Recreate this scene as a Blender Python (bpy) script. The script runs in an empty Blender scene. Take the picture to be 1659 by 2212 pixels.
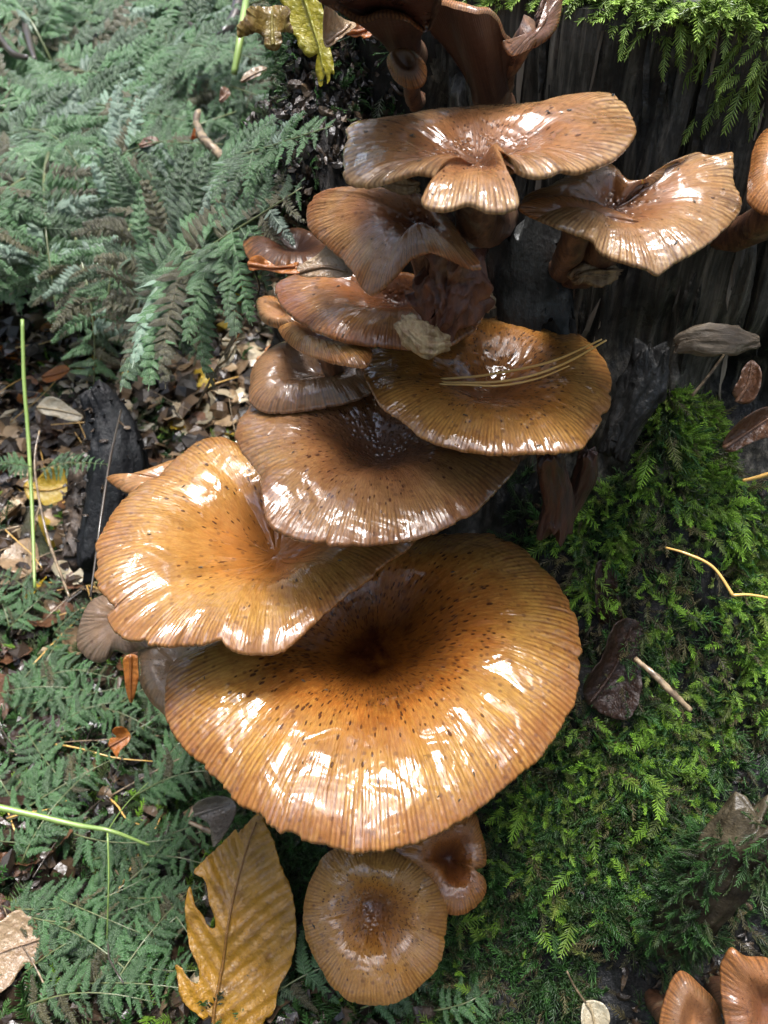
import bpy, math, random
import numpy as np
from mathutils import Vector, Matrix, Euler
from mathutils.bvhtree import BVHTree
from mathutils.geometry import delaunay_2d_cdt

random.seed(7)
rng = np.random.default_rng(7)
R = math.radians
PI = math.pi

# ------------------------------------------------------------------ camera, sky, sun, exposure
PITCH = 41.0          # degrees below the horizon
LENS = 28.0
UPZ = 36.0            # the camera hangs 36 cm above the litter; lengths below are centimetres
sc = bpy.context.scene
cam_d = bpy.data.cameras.new('camera')
cam = bpy.data.objects.new('camera', cam_d)
sc.collection.objects.link(cam)
cam.location = (0, 0, UPZ * .01)
cam.rotation_euler = (R(90 - PITCH), 0, 0)
cam_d.sensor_fit = 'HORIZONTAL'
cam_d.sensor_width = 24.0
cam_d.lens = LENS
cam_d.clip_start = 0.01
cam_d.clip_end = 500
cam_d.dof.use_dof = True
cam_d.dof.focus_distance = 0.245
cam_d.dof.aperture_fstop = 30.0
sc.camera = cam
sc.render.resolution_x = 768
sc.render.resolution_y = 1024

SUN_EL, SUN_AZ = R(83), R(15)      # azimuth clockwise from +Y
world = bpy.data.worlds.new('World')
sc.world = world
world.use_nodes = True
wn = world.node_tree
sky = wn.nodes.new('ShaderNodeTexSky')
sky.sky_type = 'NISHITA'
sky.sun_disc = False
sky.sun_elevation = SUN_EL
sky.sun_rotation = SUN_AZ
sky.dust_density = 5.0
sky.ozone_density = 0.6
sky.air_density = 1.0
bg = wn.nodes['Background']
bg.inputs['Strength'].default_value = 0.15
wn.links.new(sky.outputs['Color'], bg.inputs['Color'])
sun_d = bpy.data.lights.new('sun', 'SUN')
sun_d.energy = 1.5
sun_d.angle = R(19)
sun_d.color = (0.90, 0.95, 1.0)
sun = bpy.data.objects.new('sun', sun_d)
sc.collection.objects.link(sun)
sdir = Vector((math.sin(SUN_AZ) * math.cos(SUN_EL), math.cos(SUN_AZ) * math.cos(SUN_EL), math.sin(SUN_EL)))
sun.rotation_euler = sdir.to_track_quat('Z', 'Y').to_euler()
sc.view_settings.view_transform = 'Standard'
sc.view_settings.look = 'None'
sc.view_settings.exposure = 1.65
sc.view_settings.gamma = 1.0
sc.view_settings.use_curve_mapping = False
sc.render.engine = 'CYCLES'
sc.cycles.use_denoising = True
sc.cycles.max_bounces = 6
sc.cycles.diffuse_bounces = 3
sc.cycles.glossy_bounces = 3
sc.cycles.transmission_bounces = 4
sc.cycles.transparent_max_bounces = 6

# ------------------------------------------------------------------ picture point -> place
FPX = LENS / 24.0 * 1659.0
CXP, CYP = 829.5, 1106.0
FW = np.array([0, math.cos(R(PITCH)), -math.sin(R(PITCH))])
UPV = np.array([0, math.sin(R(PITCH)), math.cos(R(PITCH))])
RT = np.array([1.0, 0, 0])


def ray(px, py):
    d = FW + (px - CXP) / FPX * RT + (CYP - py) / FPX * UPV
    return d / np.linalg.norm(d)


def at_y(px, py, y):
    d = ray(px, py)
    return d * (y / d[1])


def at_z(px, py, z):
    d = ray(px, py)
    return d * (z / d[2])


def at_plane(px, py, p0, n):
    d = ray(px, py)
    return d * (np.dot(p0, n) / np.dot(d, n))


def project(P):
    P = np.asarray(P, float)
    zc = P @ FW
    return np.stack([CXP + P @ RT / zc * FPX, CYP - P @ UPV / zc * FPX], -1), zc


def M_(p):            # cm seen from the camera -> metres in the world
    p = np.asarray(p, float)
    q = p * .01
    q[..., 2] += UPZ * .01
    return q


# ------------------------------------------------------------------ noise
def _h(ix, iy, iz, seed):
    h = (ix.astype(np.int64) * 374761393 + iy.astype(np.int64) * 668265263 + iz.astype(np.int64) * 2147483647 + seed * 1274126177) & 0xFFFFFFFF
    h = ((h ^ (h >> 13)) * 1274126177) & 0xFFFFFFFF
    h = ((h ^ (h >> 16)) * 2246822519) & 0xFFFFFFFF
    return ((h ^ (h >> 15)) & 0xFFFFFF) / float(0xFFFFFF)


def vnoise(x, y, z=0.0, seed=0):
    x, y, z = np.broadcast_arrays(np.asarray(x, float), np.asarray(y, float), np.asarray(z, float))
    fx, fy, fz = np.floor(x), np.floor(y), np.floor(z)
    tx, ty, tz = x - fx, y - fy, z - fz
    tx, ty, tz = [t * t * (3 - 2 * t) for t in (tx, ty, tz)]
    o = 0
    for a in (0, 1):
        for b in (0, 1):
            for c in (0, 1):
                w = (tx if a else 1 - tx) * (ty if b else 1 - ty) * (tz if c else 1 - tz)
                o = o + w * _h(fx + a, fy + b, fz + c, seed)
    return o * 2 - 1


def fbm(x, y, z=0.0, seed=0, oct=3):
    o, a, f = 0, 1.0, 1.0
    for i in range(oct):
        o = o + a * vnoise(np.asarray(x) * f, np.asarray(y) * f, np.asarray(z) * f, seed + i * 17)
        a *= .5
        f *= 2.03
    return o


def sstep(a, b, x):
    t = np.clip((np.asarray(x, float) - a) / (b - a), 0, 1)
    return t * t * (3 - 2 * t)


# ------------------------------------------------------------------ mesh helpers
def mk_mesh(name, V, faces, mat=None, smooth=True, attrs=None, metres=False):
    V = np.asarray(V, float)
    me = bpy.data.meshes.new(name)
    if isinstance(faces, np.ndarray):
        n, k = faces.shape
        me.vertices.add(len(V))
        me.vertices.foreach_set('co', V.astype(np.float32).ravel())
        me.loops.add(n * k)
        me.loops.foreach_set('vertex_index', faces.astype(np.int32).ravel())
        me.polygons.add(n)
        me.polygons.foreach_set('loop_start', np.arange(0, n * k, k, dtype=np.int32))
        me.update(calc_edges=True)
    else:
        me.from_pydata(V.tolist(), [], faces)
    if smooth:
        me.polygons.foreach_set('use_smooth', np.ones(len(me.polygons), dtype=bool))
    if attrs:
        for k, a in attrs.items():
            a = np.asarray(a, np.float32)
            if a.ndim == 1:
                me.attributes.new(k, 'FLOAT', 'POINT').data.foreach_set('value', a)
            else:
                me.attributes.new(k, 'FLOAT_VECTOR', 'POINT').data.foreach_set('vector', a.ravel())
    if mat:
        me.materials.append(mat)
    me.update()
    return me


def base_of(o):
    v = Vector((0, 0, 0))
    while o is not None:
        v += o.location
        o = o.parent
    return np.array(v)


def part(name, V, faces, mat, parent=None, smooth=True, attrs=None, label=None):
    """V in camera centimetres."""
    W = M_(V)
    if parent is not None:
        W = W - base_of(parent)
    me = mk_mesh(name, W, faces, mat, smooth, attrs)
    o = bpy.data.objects.new(name, me)
    sc.collection.objects.link(o)
    if parent is not None:
        o.parent = parent
    if label:
        o['label'] = label
    return o


def thing(name, label, cat, p, group=None):
    o = bpy.data.objects.new(name, None)
    o.empty_display_size = .01
    sc.collection.objects.link(o)
    o.location = Vector(M_(p))
    o['label'] = label
    o['category'] = cat
    if group:
        o['group'] = group
    return o


def tag(o, label=None, cat=None, group=None, kind=None):
    if label: o['label'] = label
    if cat: o['category'] = cat
    if group: o['group'] = group
    if kind: o['kind'] = kind
    return o


class MB:
    def __init__(s):
        s.V, s.F, s.A = [], [], []
        s.n = 0

    def add(s, V, F, a=0.0):
        V = np.asarray(V, float)
        s.V.append(V)
        s.F += [tuple(i + s.n for i in f) for f in F]
        s.A.append(np.full(len(V), a) if np.isscalar(a) else np.asarray(a, float))
        s.n += len(V)

    def out(s):
        return np.concatenate(s.V), s.F, np.concatenate(s.A)


def tube(path, rad, n=8, cap=True, wob=0.0, seed=0):
    path = np.asarray(path, float)
    m = len(path)
    rad = np.broadcast_to(np.asarray(rad, float), (m,))
    T = np.gradient(path, axis=0)
    T /= np.linalg.norm(T, axis=1)[:, None] + 1e-9
    up = np.array([0, 0, 1.0]) if abs(T[0][2]) < .9 else np.array([1.0, 0, 0])
    V, F = [], []
    a = np.arange(n) / n * 2 * PI
    for i in range(m):
        x = np.cross(up, T[i]); x /= np.linalg.norm(x) + 1e-9
        y = np.cross(T[i], x)
        up = y
        r = rad[i]
        rr = r * (1 + wob * vnoise(np.cos(a) * 1.7 + seed, np.sin(a) * 1.7, i * .6, seed)) if wob else np.full(n, r)
        V.append(path[i] + (np.cos(a) * rr)[:, None] * x + (np.sin(a) * rr)[:, None] * y)
    V = np.concatenate(V)
    for i in range(m - 1):
        for j in range(n):
            k = (j + 1) % n
            F.append((i * n + j, i * n + k, (i + 1) * n + k, (i + 1) * n + j))
    if cap:
        F.append(tuple(range(n - 1, -1, -1)))
        F.append(tuple((m - 1) * n + j for j in range(n)))
    return V, F


def crom(P, n, closed=True):
    """Catmull-Rom through P, n samples evenly spaced by length; also returns the source index (float) of each."""
    P = np.asarray(P, float)
    m = len(P)
    seg = 24
    out, idx = [], []
    rg = range(m) if closed else range(m - 1)
    for i in rg:
        g = (lambda k: P[k % m]) if closed else (lambda k: P[min(max(k, 0), m - 1)])
        p0, p1, p2, p3 = g(i - 1), g(i), g(i + 1), g(i + 2)
        for j in range(seg):
            t = j / seg
            out.append(.5 * ((2 * p1) + (-p0 + p2) * t + (2 * p0 - 5 * p1 + 4 * p2 - p3) * t * t + (-p0 + 3 * p1 - 3 * p2 + p3) * t ** 3))
            idx.append(i + t)
    if not closed:
        out.append(P[-1]); idx.append(m - 1)
    else:
        out.append(P[0]); idx.append(m)
    out, idx = np.array(out), np.array(idx)
    L = np.concatenate([[0], np.cumsum(np.linalg.norm(np.diff(out, axis=0), axis=1))])
    q = np.linspace(0, L[-1], n + 1)[:-1] if closed else np.linspace(0, L[-1], n)
    return np.stack([np.interp(q, L, out[:, k]) for k in range(P.shape[1])], -1), np.interp(q, L, idx)


# ------------------------------------------------------------------ materials
class NT:
    def __init__(s, name):
        s.m = bpy.data.materials.new(name)
        s.m.use_nodes = True
        s.t = s.m.node_tree
        s.b = s.t.nodes['Principled BSDF']

    def n(s, typ, **kw):
        o = s.t.nodes.new(typ)
        for k, v in kw.items():
            setattr(o, k, v)
        return o

    def link(s, a, b):
        s.t.links.new(a, b)

    def setv(s, sock, v):
        if isinstance(v, bpy.types.NodeSocket):
            s.link(v, sock)
        else:
            if isinstance(v, tuple) and len(v) == 3 and sock.type == 'RGBA':
                v = (*v, 1)
            sock.default_value = v

    def attr(s, name, vec=False):
        o = s.n('ShaderNodeAttribute', attribute_name=name)
        return o.outputs['Vector'] if vec else o.outputs['Fac']

    def obj(s):
        return s.n('ShaderNodeTexCoord').outputs['Object']

    def scalev(s, v, sc3):
        o = s.n('ShaderNodeMapping')
        s.link(v, o.inputs['Vector'])
        o.inputs['Scale'].default_value = sc3
        return o.outputs['Vector']

    def noise(s, v, scale, detail=3, rough=.55, dist=0, col=False):
        o = s.n('ShaderNodeTexNoise')
        s.link(v, o.inputs['Vector'])
        o.inputs['Scale'].default_value = scale
        o.inputs['Detail'].default_value = detail
        o.inputs['Roughness'].default_value = rough
        o.inputs['Distortion'].default_value = dist
        return o.outputs['Color' if col else 'Fac']

    def vor(s, v, scale, out='Distance', feature='F1'):
        o = s.n('ShaderNodeTexVoronoi', feature=feature)
        s.link(v, o.inputs['Vector'])
        o.inputs['Scale'].default_value = scale
        return o.outputs[out]

    def mr(s, v, a, b, c=0.0, d=1.0):
        o = s.n('ShaderNodeMapRange', clamp=True)
        s.setv(o.inputs[0], v)
        for i, x in enumerate((a, b, c, d)):
            s.setv(o.inputs[i + 1], x)
        return o.outputs[0]

    def math(s, op, a, b=0.0, c=0.0):
        o = s.n('ShaderNodeMath', operation=op)
        s.setv(o.inputs[0], a); s.setv(o.inputs[1], b); s.setv(o.inputs[2], c)
        return o.outputs[0]

    def mix(s, f, a, b, mode='MIX'):
        o = s.n('ShaderNodeMix', data_type='RGBA', blend_type=mode)
        s.setv(o.inputs[0], f); s.setv(o.inputs[6], a); s.setv(o.inputs[7], b)
        return o.outputs[2]

    def ramp(s, v, stops):
        o = s.n('ShaderNodeValToRGB')
        s.setv(o.inputs[0], v)
        e = o.color_ramp.elements
        while len(e) < len(stops):
            e.new(.5)
        for k, (p, c) in enumerate(stops):
            e[k].position = p
            e[k].color = (*c, 1)
        return o.outputs[0]

    def bump(s, h, dist, strength=1.0, prev=None):
        o = s.n('ShaderNodeBump')
        s.link(h, o.inputs['Height'])
        o.inputs['Distance'].default_value = dist
        o.inputs['Strength'].default_value = strength
        if prev is not None:
            s.link(prev, o.inputs['Normal'])
        return o.outputs[0]

    def fin(s, color, rough=.5, normal=None, coat=0, coat_rough=.05, sss=0, sss_r=(.6, .25, .08), sss_s=.004, spec=.5, coat_n=None, trans=0, coat_ior=1.5):
        b = s.b
        s.setv(b.inputs['Base Color'], color)
        s.setv(b.inputs['Roughness'], rough)
        s.setv(b.inputs['Specular IOR Level'], spec)
        s.setv(b.inputs['Coat Weight'], coat)
        s.setv(b.inputs['Coat Roughness'], coat_rough)
        b.inputs['Coat IOR'].default_value = coat_ior
        if sss:
            b.inputs['Subsurface Weight'].default_value = sss
            b.inputs['Subsurface Radius'].default_value = sss_r
            b.inputs['Subsurface Scale'].default_value = sss_s
        if normal is not None:
            s.link(normal, b.inputs['Normal'])
        if coat_n is not None or normal is not None:
            s.link(coat_n if coat_n is not None else normal, b.inputs['Coat Normal'])
        return s.m


def cap_mat(name, dark=(.05, .015, .006), mid=(.42, .15, .025), pale=(.5, .25, .06), margin=(.3, .12, .035),
            c0=.12, c1=.45, c2=.8, scales=.5, wet=1.0, grey=0.0, blotch=.5, seed=0.0, beads=0.0, dry=1.0, spk=6.5):
    N = NT(name)
    s = N.attr('s'); pc = N.attr('pc', True); stv = N.attr('str'); ob = N.obj()
    off = N.n('ShaderNodeVectorMath', operation='ADD')
    N.link(ob, off.inputs[0]); off.inputs[1].default_value = (seed, seed * .7, seed * .3)
    ob = off.outputs[0]
    nz = N.noise(ob, 55, 4, .6)
    nr = N.noise(N.scalev(pc, (1, 1, .35)), 5.5, 4, .62)
    sp = N.math('ADD', s, N.math('MULTIPLY', N.math('SUBTRACT', nz, .5), .5))
    sp = N.math('ADD', sp, N.math('MULTIPLY', N.math('SUBTRACT', nr, .5), N.mr(s, .05, .4, .0, .26)))
    col = N.ramp(sp, [(max(c0 - .08, 0), dark), (c0 + .12, tuple(.55 * a + .45 * b for a, b in zip(dark, mid))), (c1, mid), (c2, pale), (.99, margin)])
    blo = N.noise(ob, 26, 5, .65, .3)
    col = N.mix(N.mr(blo, .42, .68, 0, blotch), col, N.mix(.6, dark, mid))
    streak = N.noise(N.scalev(pc, (1, 1, .25)), 13, 3, .6)
    sin_ = N.mr(s, .12, .5)
    col = N.mix(N.math('MULTIPLY', N.mr(streak, .42, .72, 0, .5), sin_), col, tuple(x * .5 for x in mid))
    col = N.mix(N.math('MULTIPLY', N.mr(streak, .5, .28, 0, .35), sin_), col, pale)
    groove = N.math('MULTIPLY', N.mr(stv, .10, -.22), N.mr(s, .58, .85))
    col = N.mix(N.math('MULTIPLY', groove, .72), col, tuple(x * .33 for x in mid))
    if grey:
        col = N.mix(N.mr(N.noise(ob, 38, 3), .35, .65, grey * .4, grey), col, (.16, .12, .085))
    g1 = N.noise(ob, 170, 4, .7)
    col = N.mix(N.mr(g1, .5, .75, 0, .5), col, tuple(x * .42 for x in mid))
    g2 = N.noise(ob, 34, 5, .7, .6)
    col = N.mix(N.mr(g2, .52, .7, 0, .55), col, tuple(x * .5 for x in mid))
    # scattered dark scales
    v3 = N.scalev(pc, (1, 1, .42))
    vd = N.vor(v3, spk)
    vc = N.n('ShaderNodeSeparateColor')
    N.link(N.vor(v3, spk, 'Color'), vc.inputs[0])
    inner = N.math('MULTIPLY', N.math('POWER', N.mr(s, .85, .2), 1.3), N.mr(s, .02, .1, 0, 1.6))
    keep = N.math('LESS_THAN', vc.outputs[0], N.math('MULTIPLY', inner, scales))
    spk = N.math('MULTIPLY', keep, N.mr(N.math('SUBTRACT', vd, N.math('MULTIPLY', vc.outputs[1], .18)), .22, .10))
    v4 = N.vor(ob, 520)
    vc2 = N.n('ShaderNodeSeparateColor')
    N.link(N.vor(ob, 520, 'Color'), vc2.inputs[0])
    fine = N.math('MULTIPLY', N.math('LESS_THAN', vc2.outputs[1], .20 * (scales + .4)), N.mr(v4, .42, .2))
    col = N.mix(N.math('MULTIPLY', spk, .9), col, (.06, .016, .006))
    col = N.mix(N.math('MULTIPLY', fine, .5), col, (.06, .018, .008))
    # relief
    h1 = N.math('MULTIPLY', N.noise(N.scalev(pc, (1, 1, .22)), 15, 3, .5), N.mr(s, .15, .55))
    b1 = N.bump(h1, .0009, .35)
    h2 = N.noise(ob, 420, 2, .6)
    b2 = N.bump(h2, .0004, .3, b1)
    b3 = N.bump(spk, .0009, .8, b2)
    hc = N.noise(ob, 85, 2, .5, .8)
    cn = N.bump(hc, .004, .55)
    cn = N.bump(h1, .0008, .18, cn)
    if beads:
        bd = N.vor(ob, 640)
        bh = N.math('MULTIPLY', N.mr(bd, .5, .05), N.mr(sp, c0 + .28, c0 + .05))
        b3 = N.bump(bh, .0012, beads, b3)
        cn = N.bump(bh, .0012, beads, cn)
    # the water film comes and goes
    film = N.noise(ob, 48, 6, .66, 1.0)
    cr = N.mr(film, .50, .56, .03, .2)
    cw = N.math('MULTIPLY', N.mr(film, .49, .545, 1.0, .22), N.math('MULTIPLY', N.mr(s, .25 if dry < .5 else .1, .55, dry, 1.0), wet))
    return N.fin(col, N.mr(nz, .3, .7, .38, .6), b3, coat=cw, coat_rough=cr, sss=.1, sss_r=(.9, .35, .08), sss_s=.003, coat_n=cn, coat_ior=1.75, spec=N.mr(s, .15, .5, .22 * dry, .22))


def gill_mat(name, a=(.3, .14, .05), b=(.1, .035, .012)):
    N = NT(name)
    g = N.attr('str'); ob = N.obj()
    nz = N.noise(ob, 60, 3)
    col = N.mix(N.mr(g, -.5, .5), b, a)
    col = N.mix(N.mr(nz, .4, .65, 0, .5), col, b)
    return N.fin(col, .55, N.bump(N.noise(ob, 400, 2), .0004, .5), coat=.3, coat_rough=.2)


def stem_mat(name, a=(.16, .07, .03), b=(.04, .014, .008), c=(.3, .22, .13)):
    N = NT(name)
    ob = N.obj()
    st = N.noise(N.scalev(ob, (1, 1, .12)), 500, 4, .65)
    col = N.mix(N.mr(st, .35, .65), b, a)
    col = N.mix(N.mr(N.noise(ob, 90, 4), .56, .7, 0, .6), col, c)
    return N.fin(col, .6, N.bump(st, .001, .7), coat=.35, coat_rough=.2)


def leaf_mat(name, a, b, vein, blot=(.08, .03, .01), blot_amt=.4, coat=.8, trans=.25, ior=1.5, vlo=.6, vhi=1.25):
    N = NT(name)
    ob = N.obj(); v = N.attr('vein')
    rnd = N.n('ShaderNodeObjectInfo').outputs['Random']
    nz = N.noise(ob, 70, 4, .6)
    col = N.mix(N.mr(nz, .35, .65), a, b)
    col = N.mix(N.mr(N.noise(ob, 150, 5, .7), .52, .72, 0, blot_amt), col, blot)
    hv = N.n('ShaderNodeHueSaturation')
    N.link(col, hv.inputs['Color'])
    N.setv(hv.inputs['Value'], N.mr(rnd, 0, 1, vlo, vhi))
    col = N.mix(N.math('MULTIPLY', v, .75), hv.outputs[0], vein)
    sp2 = N.noise(ob, 900, 2, .6)
    col = N.mix(N.mr(sp2, .62, .72, 0, .55), col, blot)
    h = N.noise(ob, 500, 3, .6)
    net = N.n('ShaderNodeTexVoronoi', feature='DISTANCE_TO_EDGE')
    N.link(ob, net.inputs['Vector']); net.inputs['Scale'].default_value = 900
    b0 = N.bump(N.mr(net.outputs['Distance'], 0, .12), .0003, .3)
    b1 = N.bump(h, .0008, .6, b0)
    b2 = N.bump(N.noise(ob, 130, 3), .002, .5, b1)
    N.fin(col, .42, b2, coat=coat, coat_rough=N.mr(N.noise(ob, 120, 2), .4, .6, .06, .3), coat_ior=ior)
    tr = N.n('ShaderNodeBsdfTranslucent')
    N.link(col, tr.inputs['Color'])
    ms = N.n('ShaderNodeMixShader')
    ms.inputs[0].default_value = trans
    N.link(N.b.outputs[0], ms.inputs[1]); N.link(tr.outputs[0], ms.inputs[2])
    N.link(ms.outputs[0], N.t.nodes['Material Output'].inputs['Surface'])
    return N.m


def sprig_mat(name, base, tipc, alt, coat=.4, rough=.5, trans=.25):
    N = NT(name)
    t = N.attr('tip')
    rnd = N.n('ShaderNodeObjectInfo').outputs['Random']
    col = N.mix(t, base, tipc)
    col = N.mix(N.mr(rnd, .55, 1, 0, .85), col, alt)
    hv = N.n('ShaderNodeHueSaturation')
    N.link(col, hv.inputs['Color'])
    N.setv(hv.inputs['Value'], N.mr(N.math('FRACT', N.math('MULTIPLY', rnd, 7.31)), 0, 1, .5, 1.35))
    col = hv.outputs[0]
    N.fin(col, rough, coat=coat, coat_rough=.18)
    tr = N.n('ShaderNodeBsdfTranslucent')
    N.link(col, tr.inputs['Color'])
    ms = N.n('ShaderNodeMixShader')
    ms.inputs[0].default_value = trans
    N.link(N.b.outputs[0], ms.inputs[1]); N.link(tr.outputs[0], ms.inputs[2])
    N.link(ms.outputs[0], N.t.nodes['Material Output'].inputs['Surface'])
    return N.m


def wood_mat(name, dk=(.008, .008, .007), md=(.045, .042, .033), lt=(.22, .20, .16), axis=2, sc_=1.0, wet=.7):
    N = NT(name)
    ob = N.obj()
    k = [1, 1, 1]; k[axis] = .05
    g = N.noise(N.scalev(ob, tuple(k)), 420 * sc_, 5, .68)
    g2 = N.noise(N.scalev(ob, tuple(k)), 90 * sc_, 4, .6, .3)
    big = N.noise(ob, 22 * sc_, 4, .6)
    col = N.ramp(g, [(.32, dk), (.5, md), (.62, tuple(.5 * a + .5 * b for a, b in zip(md, lt))), (.74, lt)])
    col = N.mix(N.mr(g2, .55, .38), col, dk)
    col = N.mix(N.mr(big, .42, .6), col, N.mix(.7, dk, col))
    b = N.bump(g, .0014, .8)
    b = N.bump(N.noise(ob, 700, 3), .0005, .5, b)
    return N.fin(col, .6, b, coat=N.mr(N.noise(ob, 110, 4), .45, .6, .05 * wet, wet), coat_rough=N.mr(N.noise(ob, 160, 3), .35, .65, .15, .5), spec=.25)


MAT_WOOD = wood_mat('wet_weathered_wood')
MAT_BARK = wood_mat('wet_black_bark', (.003, .003, .003), (.008, .008, .007), (.03, .027, .025), 2, .7)
MAT_CHIP = wood_mat('grey_splintered_wood', (.12, .09, .06), (.42, .34, .24), (.66, .58, .46), 0, .8)
MAT_STEM = stem_mat('fungus_stem')
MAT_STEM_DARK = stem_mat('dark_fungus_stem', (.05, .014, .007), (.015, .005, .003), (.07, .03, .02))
MAT_STEM_PALE = stem_mat('pale_fungus_stem', (.3, .2, .1), (.1, .05, .02), (.4, .34, .22))
MAT_GILL = gill_mat('gills')
MAT_GILL_PALE = gill_mat('pale_gills', (.4, .28, .15), (.16, .085, .035))
MAT_GILL_DARK = gill_mat('dark_gills', (.06, .024, .012), (.03, .011, .007))


# ------------------------------------------------------------------ ground
def ground_z(x, y):
    d = np.hypot(x, y)
    z = -34.5 + 1.1 * fbm(np.asarray(x) * .12, np.asarray(y) * .12, 3.1, 5, 3) + .35 * fbm(np.asarray(x) * .6, np.asarray(y) * .6, 0, 9, 3)
    z = z + 2.2 * sstep(26, 60, y) * sstep(10, -25, x) + 8 * sstep(90, 400, y)
    return z


def build_ground():
    n = 260
    u = np.linspace(-1, 1, n)
    gx = -10 + np.sign(u) * (np.abs(u) * 60 + np.abs(u) ** 7 * 6000)
    gy = 30 + np.sign(u) * (np.abs(u) * 90 + np.abs(u) ** 7 * 6000)
    X, Y = np.meshgrid(gx, gy)
    Z = ground_z(X, Y)
    V = np.stack([X, Y, Z], -1).reshape(-1, 3)
    i = np.arange(n - 1)
    a = (i[:, None] * n + i[None, :]).ravel()
    F = np.stack([a, a + 1, a + n + 1, a + n], -1)
    N = NT('forest_floor')
    ob = N.obj()
    c = N.ramp(N.noise(ob, 60, 6, .7), [(.3, (.012, .008, .005)), (.5, (.04, .025, .014)), (.62, (.07, .05, .03)), (.75, (.14, .1, .06))])
    c = N.mix(N.mr(N.noise(ob, 14, 4), .48, .6), c, N.mix(N.noise(ob, 200, 3), (.01, .02, .005), (.05, .08, .02)))
    b = N.bump(N.noise(ob, 140, 5, .7), .006, .9)
    m = N.fin(c, .45, b, coat=.5, coat_rough=.25)
    o = part('ground', V, F, m)
    tag(o, 'dark wet forest floor of leaf mould', kind='structure')
    return o, BVHTree.FromPolygons([tuple(v) for v in V], [tuple(f) for f in F.tolist()])


GROUND, GT = build_ground()

# ------------------------------------------------------------------ stump
AX, AY = 10.5, 39.5
ZTOP = -5.4
BUMPS = []      # (x, y, z, radius, push) in cm


def stump_R(phi, z):
    """phi = 0 faces the camera (-y), positive to the right."""
    r = 14.3 + .5 * np.sin(phi * 3 + .6) + .35 * np.sin(phi * 7 + 2)
    fl = .047 * np.clip(-13 - z, 0, None) ** 1.88
    lobe = .82 + .22 * np.cos(phi - .25) + .12 * np.cos(phi * 4 + .4)
    lobe = lobe * (1 - .55 * sstep(-.55, -1.5, phi))
    return r + fl * lobe


def build_stump():
    nphi, nz = 720, 250
    t = np.linspace(0, 1, nphi, endpoint=False)
    phi = (-PI + 2 * PI * t)
    phi = phi - .62 * np.sin(phi)          # denser at the front
    z = ZTOP - np.linspace(0, 1, nz) ** 1.0 * 33
    PH, Z = np.meshgrid(phi, z)
    r = stump_R(PH, Z)
    cx, cy = np.sin(PH), np.cos(PH)
    grain = fbm(PH * 60, Z * .10, 0, 3, 3)
    crack = np.abs(vnoise(PH * 17, Z * .06, 1, 4))
    up = sstep(-22, -12, Z)
    r = r + up * (.10 * grain - .7 * np.clip(.10 - crack, 0, 1) / .10) + .5 * fbm(PH * 5, Z * .16, 0, 6, 3)
    r = r + (1 - up) * .35 * fbm(PH * 22, Z * .7, 0, 8, 3)
    X = AX + r * cx
    Y = AY - r * cy
    for (bx, by, bz, br, push) in BUMPS:
        w = push * np.exp(-((X - bx) ** 2 + (Y - by) ** 2 + (Z - bz) ** 2) / br ** 2)
        X = X + w * cx
        Y = Y - w * cy
    V = np.stack([X, Y, Z], -1).reshape(-1, 3)
    i = np.arange(nz - 1)[:, None]
    j = np.arange(nphi)[None, :]
    jn = (j + 1) % nphi
    F = np.stack([(i * nphi + j), ((i + 1) * nphi + j), ((i + 1) * nphi + jn), (i * nphi + jn)], -1).reshape(-1, 4)
    return V, F, nphi


_p = at_y(1480, 930, 22.5)
BUMPS.append((_p[0], _p[1], _p[2], 1.5, 1.3))
_p = at_y(1640, 900, 23.5)
BUMPS.append((_p[0], _p[1], _p[2], 1.6, -3.0))
_p = at_y(1640, 1000, 22.5)
BUMPS.append((_p[0], _p[1], _p[2], 1.5, -2.6))
_p = at_y(1380, 780, 23.5)
BUMPS.append((_p[0], _p[1], _p[2], 1.3, -1.2))
_p = at_y(1330, 1450, 17)
BUMPS.append((_p[0], _p[1], _p[2], 1.6, -1.2))
SV, SF, _nphi = build_stump()
ST = BVHTree.FromPolygons([tuple(v) for v in SV], [tuple(f) for f in SF.tolist()])
stump = thing('tree_stump', 'tall grey rotten tree stump with vertical grain behind the mushroom cluster', 'tree stump', (AX, AY, -38.4))
# the bark is gone on the right, black and wet on the left
_fx = SV[SF[:, 0]]
_isbark = (_fx[:, 0] < 1.2 + .8 * vnoise(_fx[:, 2] * .5, _fx[:, 0], 0, 3)) | (_fx[:, 2] < -19.5)
for nm, sel, mt in (('wood', ~_isbark, MAT_WOOD), ('bark', _isbark, MAT_BARK)):
    f = SF[sel]
    u, inv = np.unique(f, return_inverse=True)
    part(nm, SV[u], inv.reshape(-1, 4), mt, stump)
_top = np.concatenate([[[AX, AY, ZTOP + 1.2]], SV[:_nphi]])
part('sawn_top', _top, [(0, 1 + (k + 1) % _nphi, 1 + k) for k in range(_nphi)], MAT_WOOD, stump)


def hit(px, py, tree=None):
    """first of stump / ground along the ray of a picture point: place, normal"""
    d = Vector(ray(px, py))
    best = None
    for T in ((tree,) if tree else (ST, GT)):
        l, n, i, ds = T.ray_cast(Vector((0, 0, 0)), d)
        if l is not None and (best is None or ds < best[2]):
            best = (np.array(l), np.array(n), ds)
    if best is None:
        p = at_z(px, py, -33)
        return p, np.array([0, 0, 1.0])
    n = best[1]
    if np.dot(n, np.array(d)) > 0:
        n = -n
    return best[0], n


# ------------------------------------------------------------------ mushrooms
def frame_of(n, tilt_ref=(1, 0, 0)):
    n = np.asarray(n, float); n = n / np.linalg.norm(n)
    u = np.asarray(tilt_ref, float); u = u - n * np.dot(u, n); u /= np.linalg.norm(u)
    return u, np.cross(n, u), n


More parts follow.
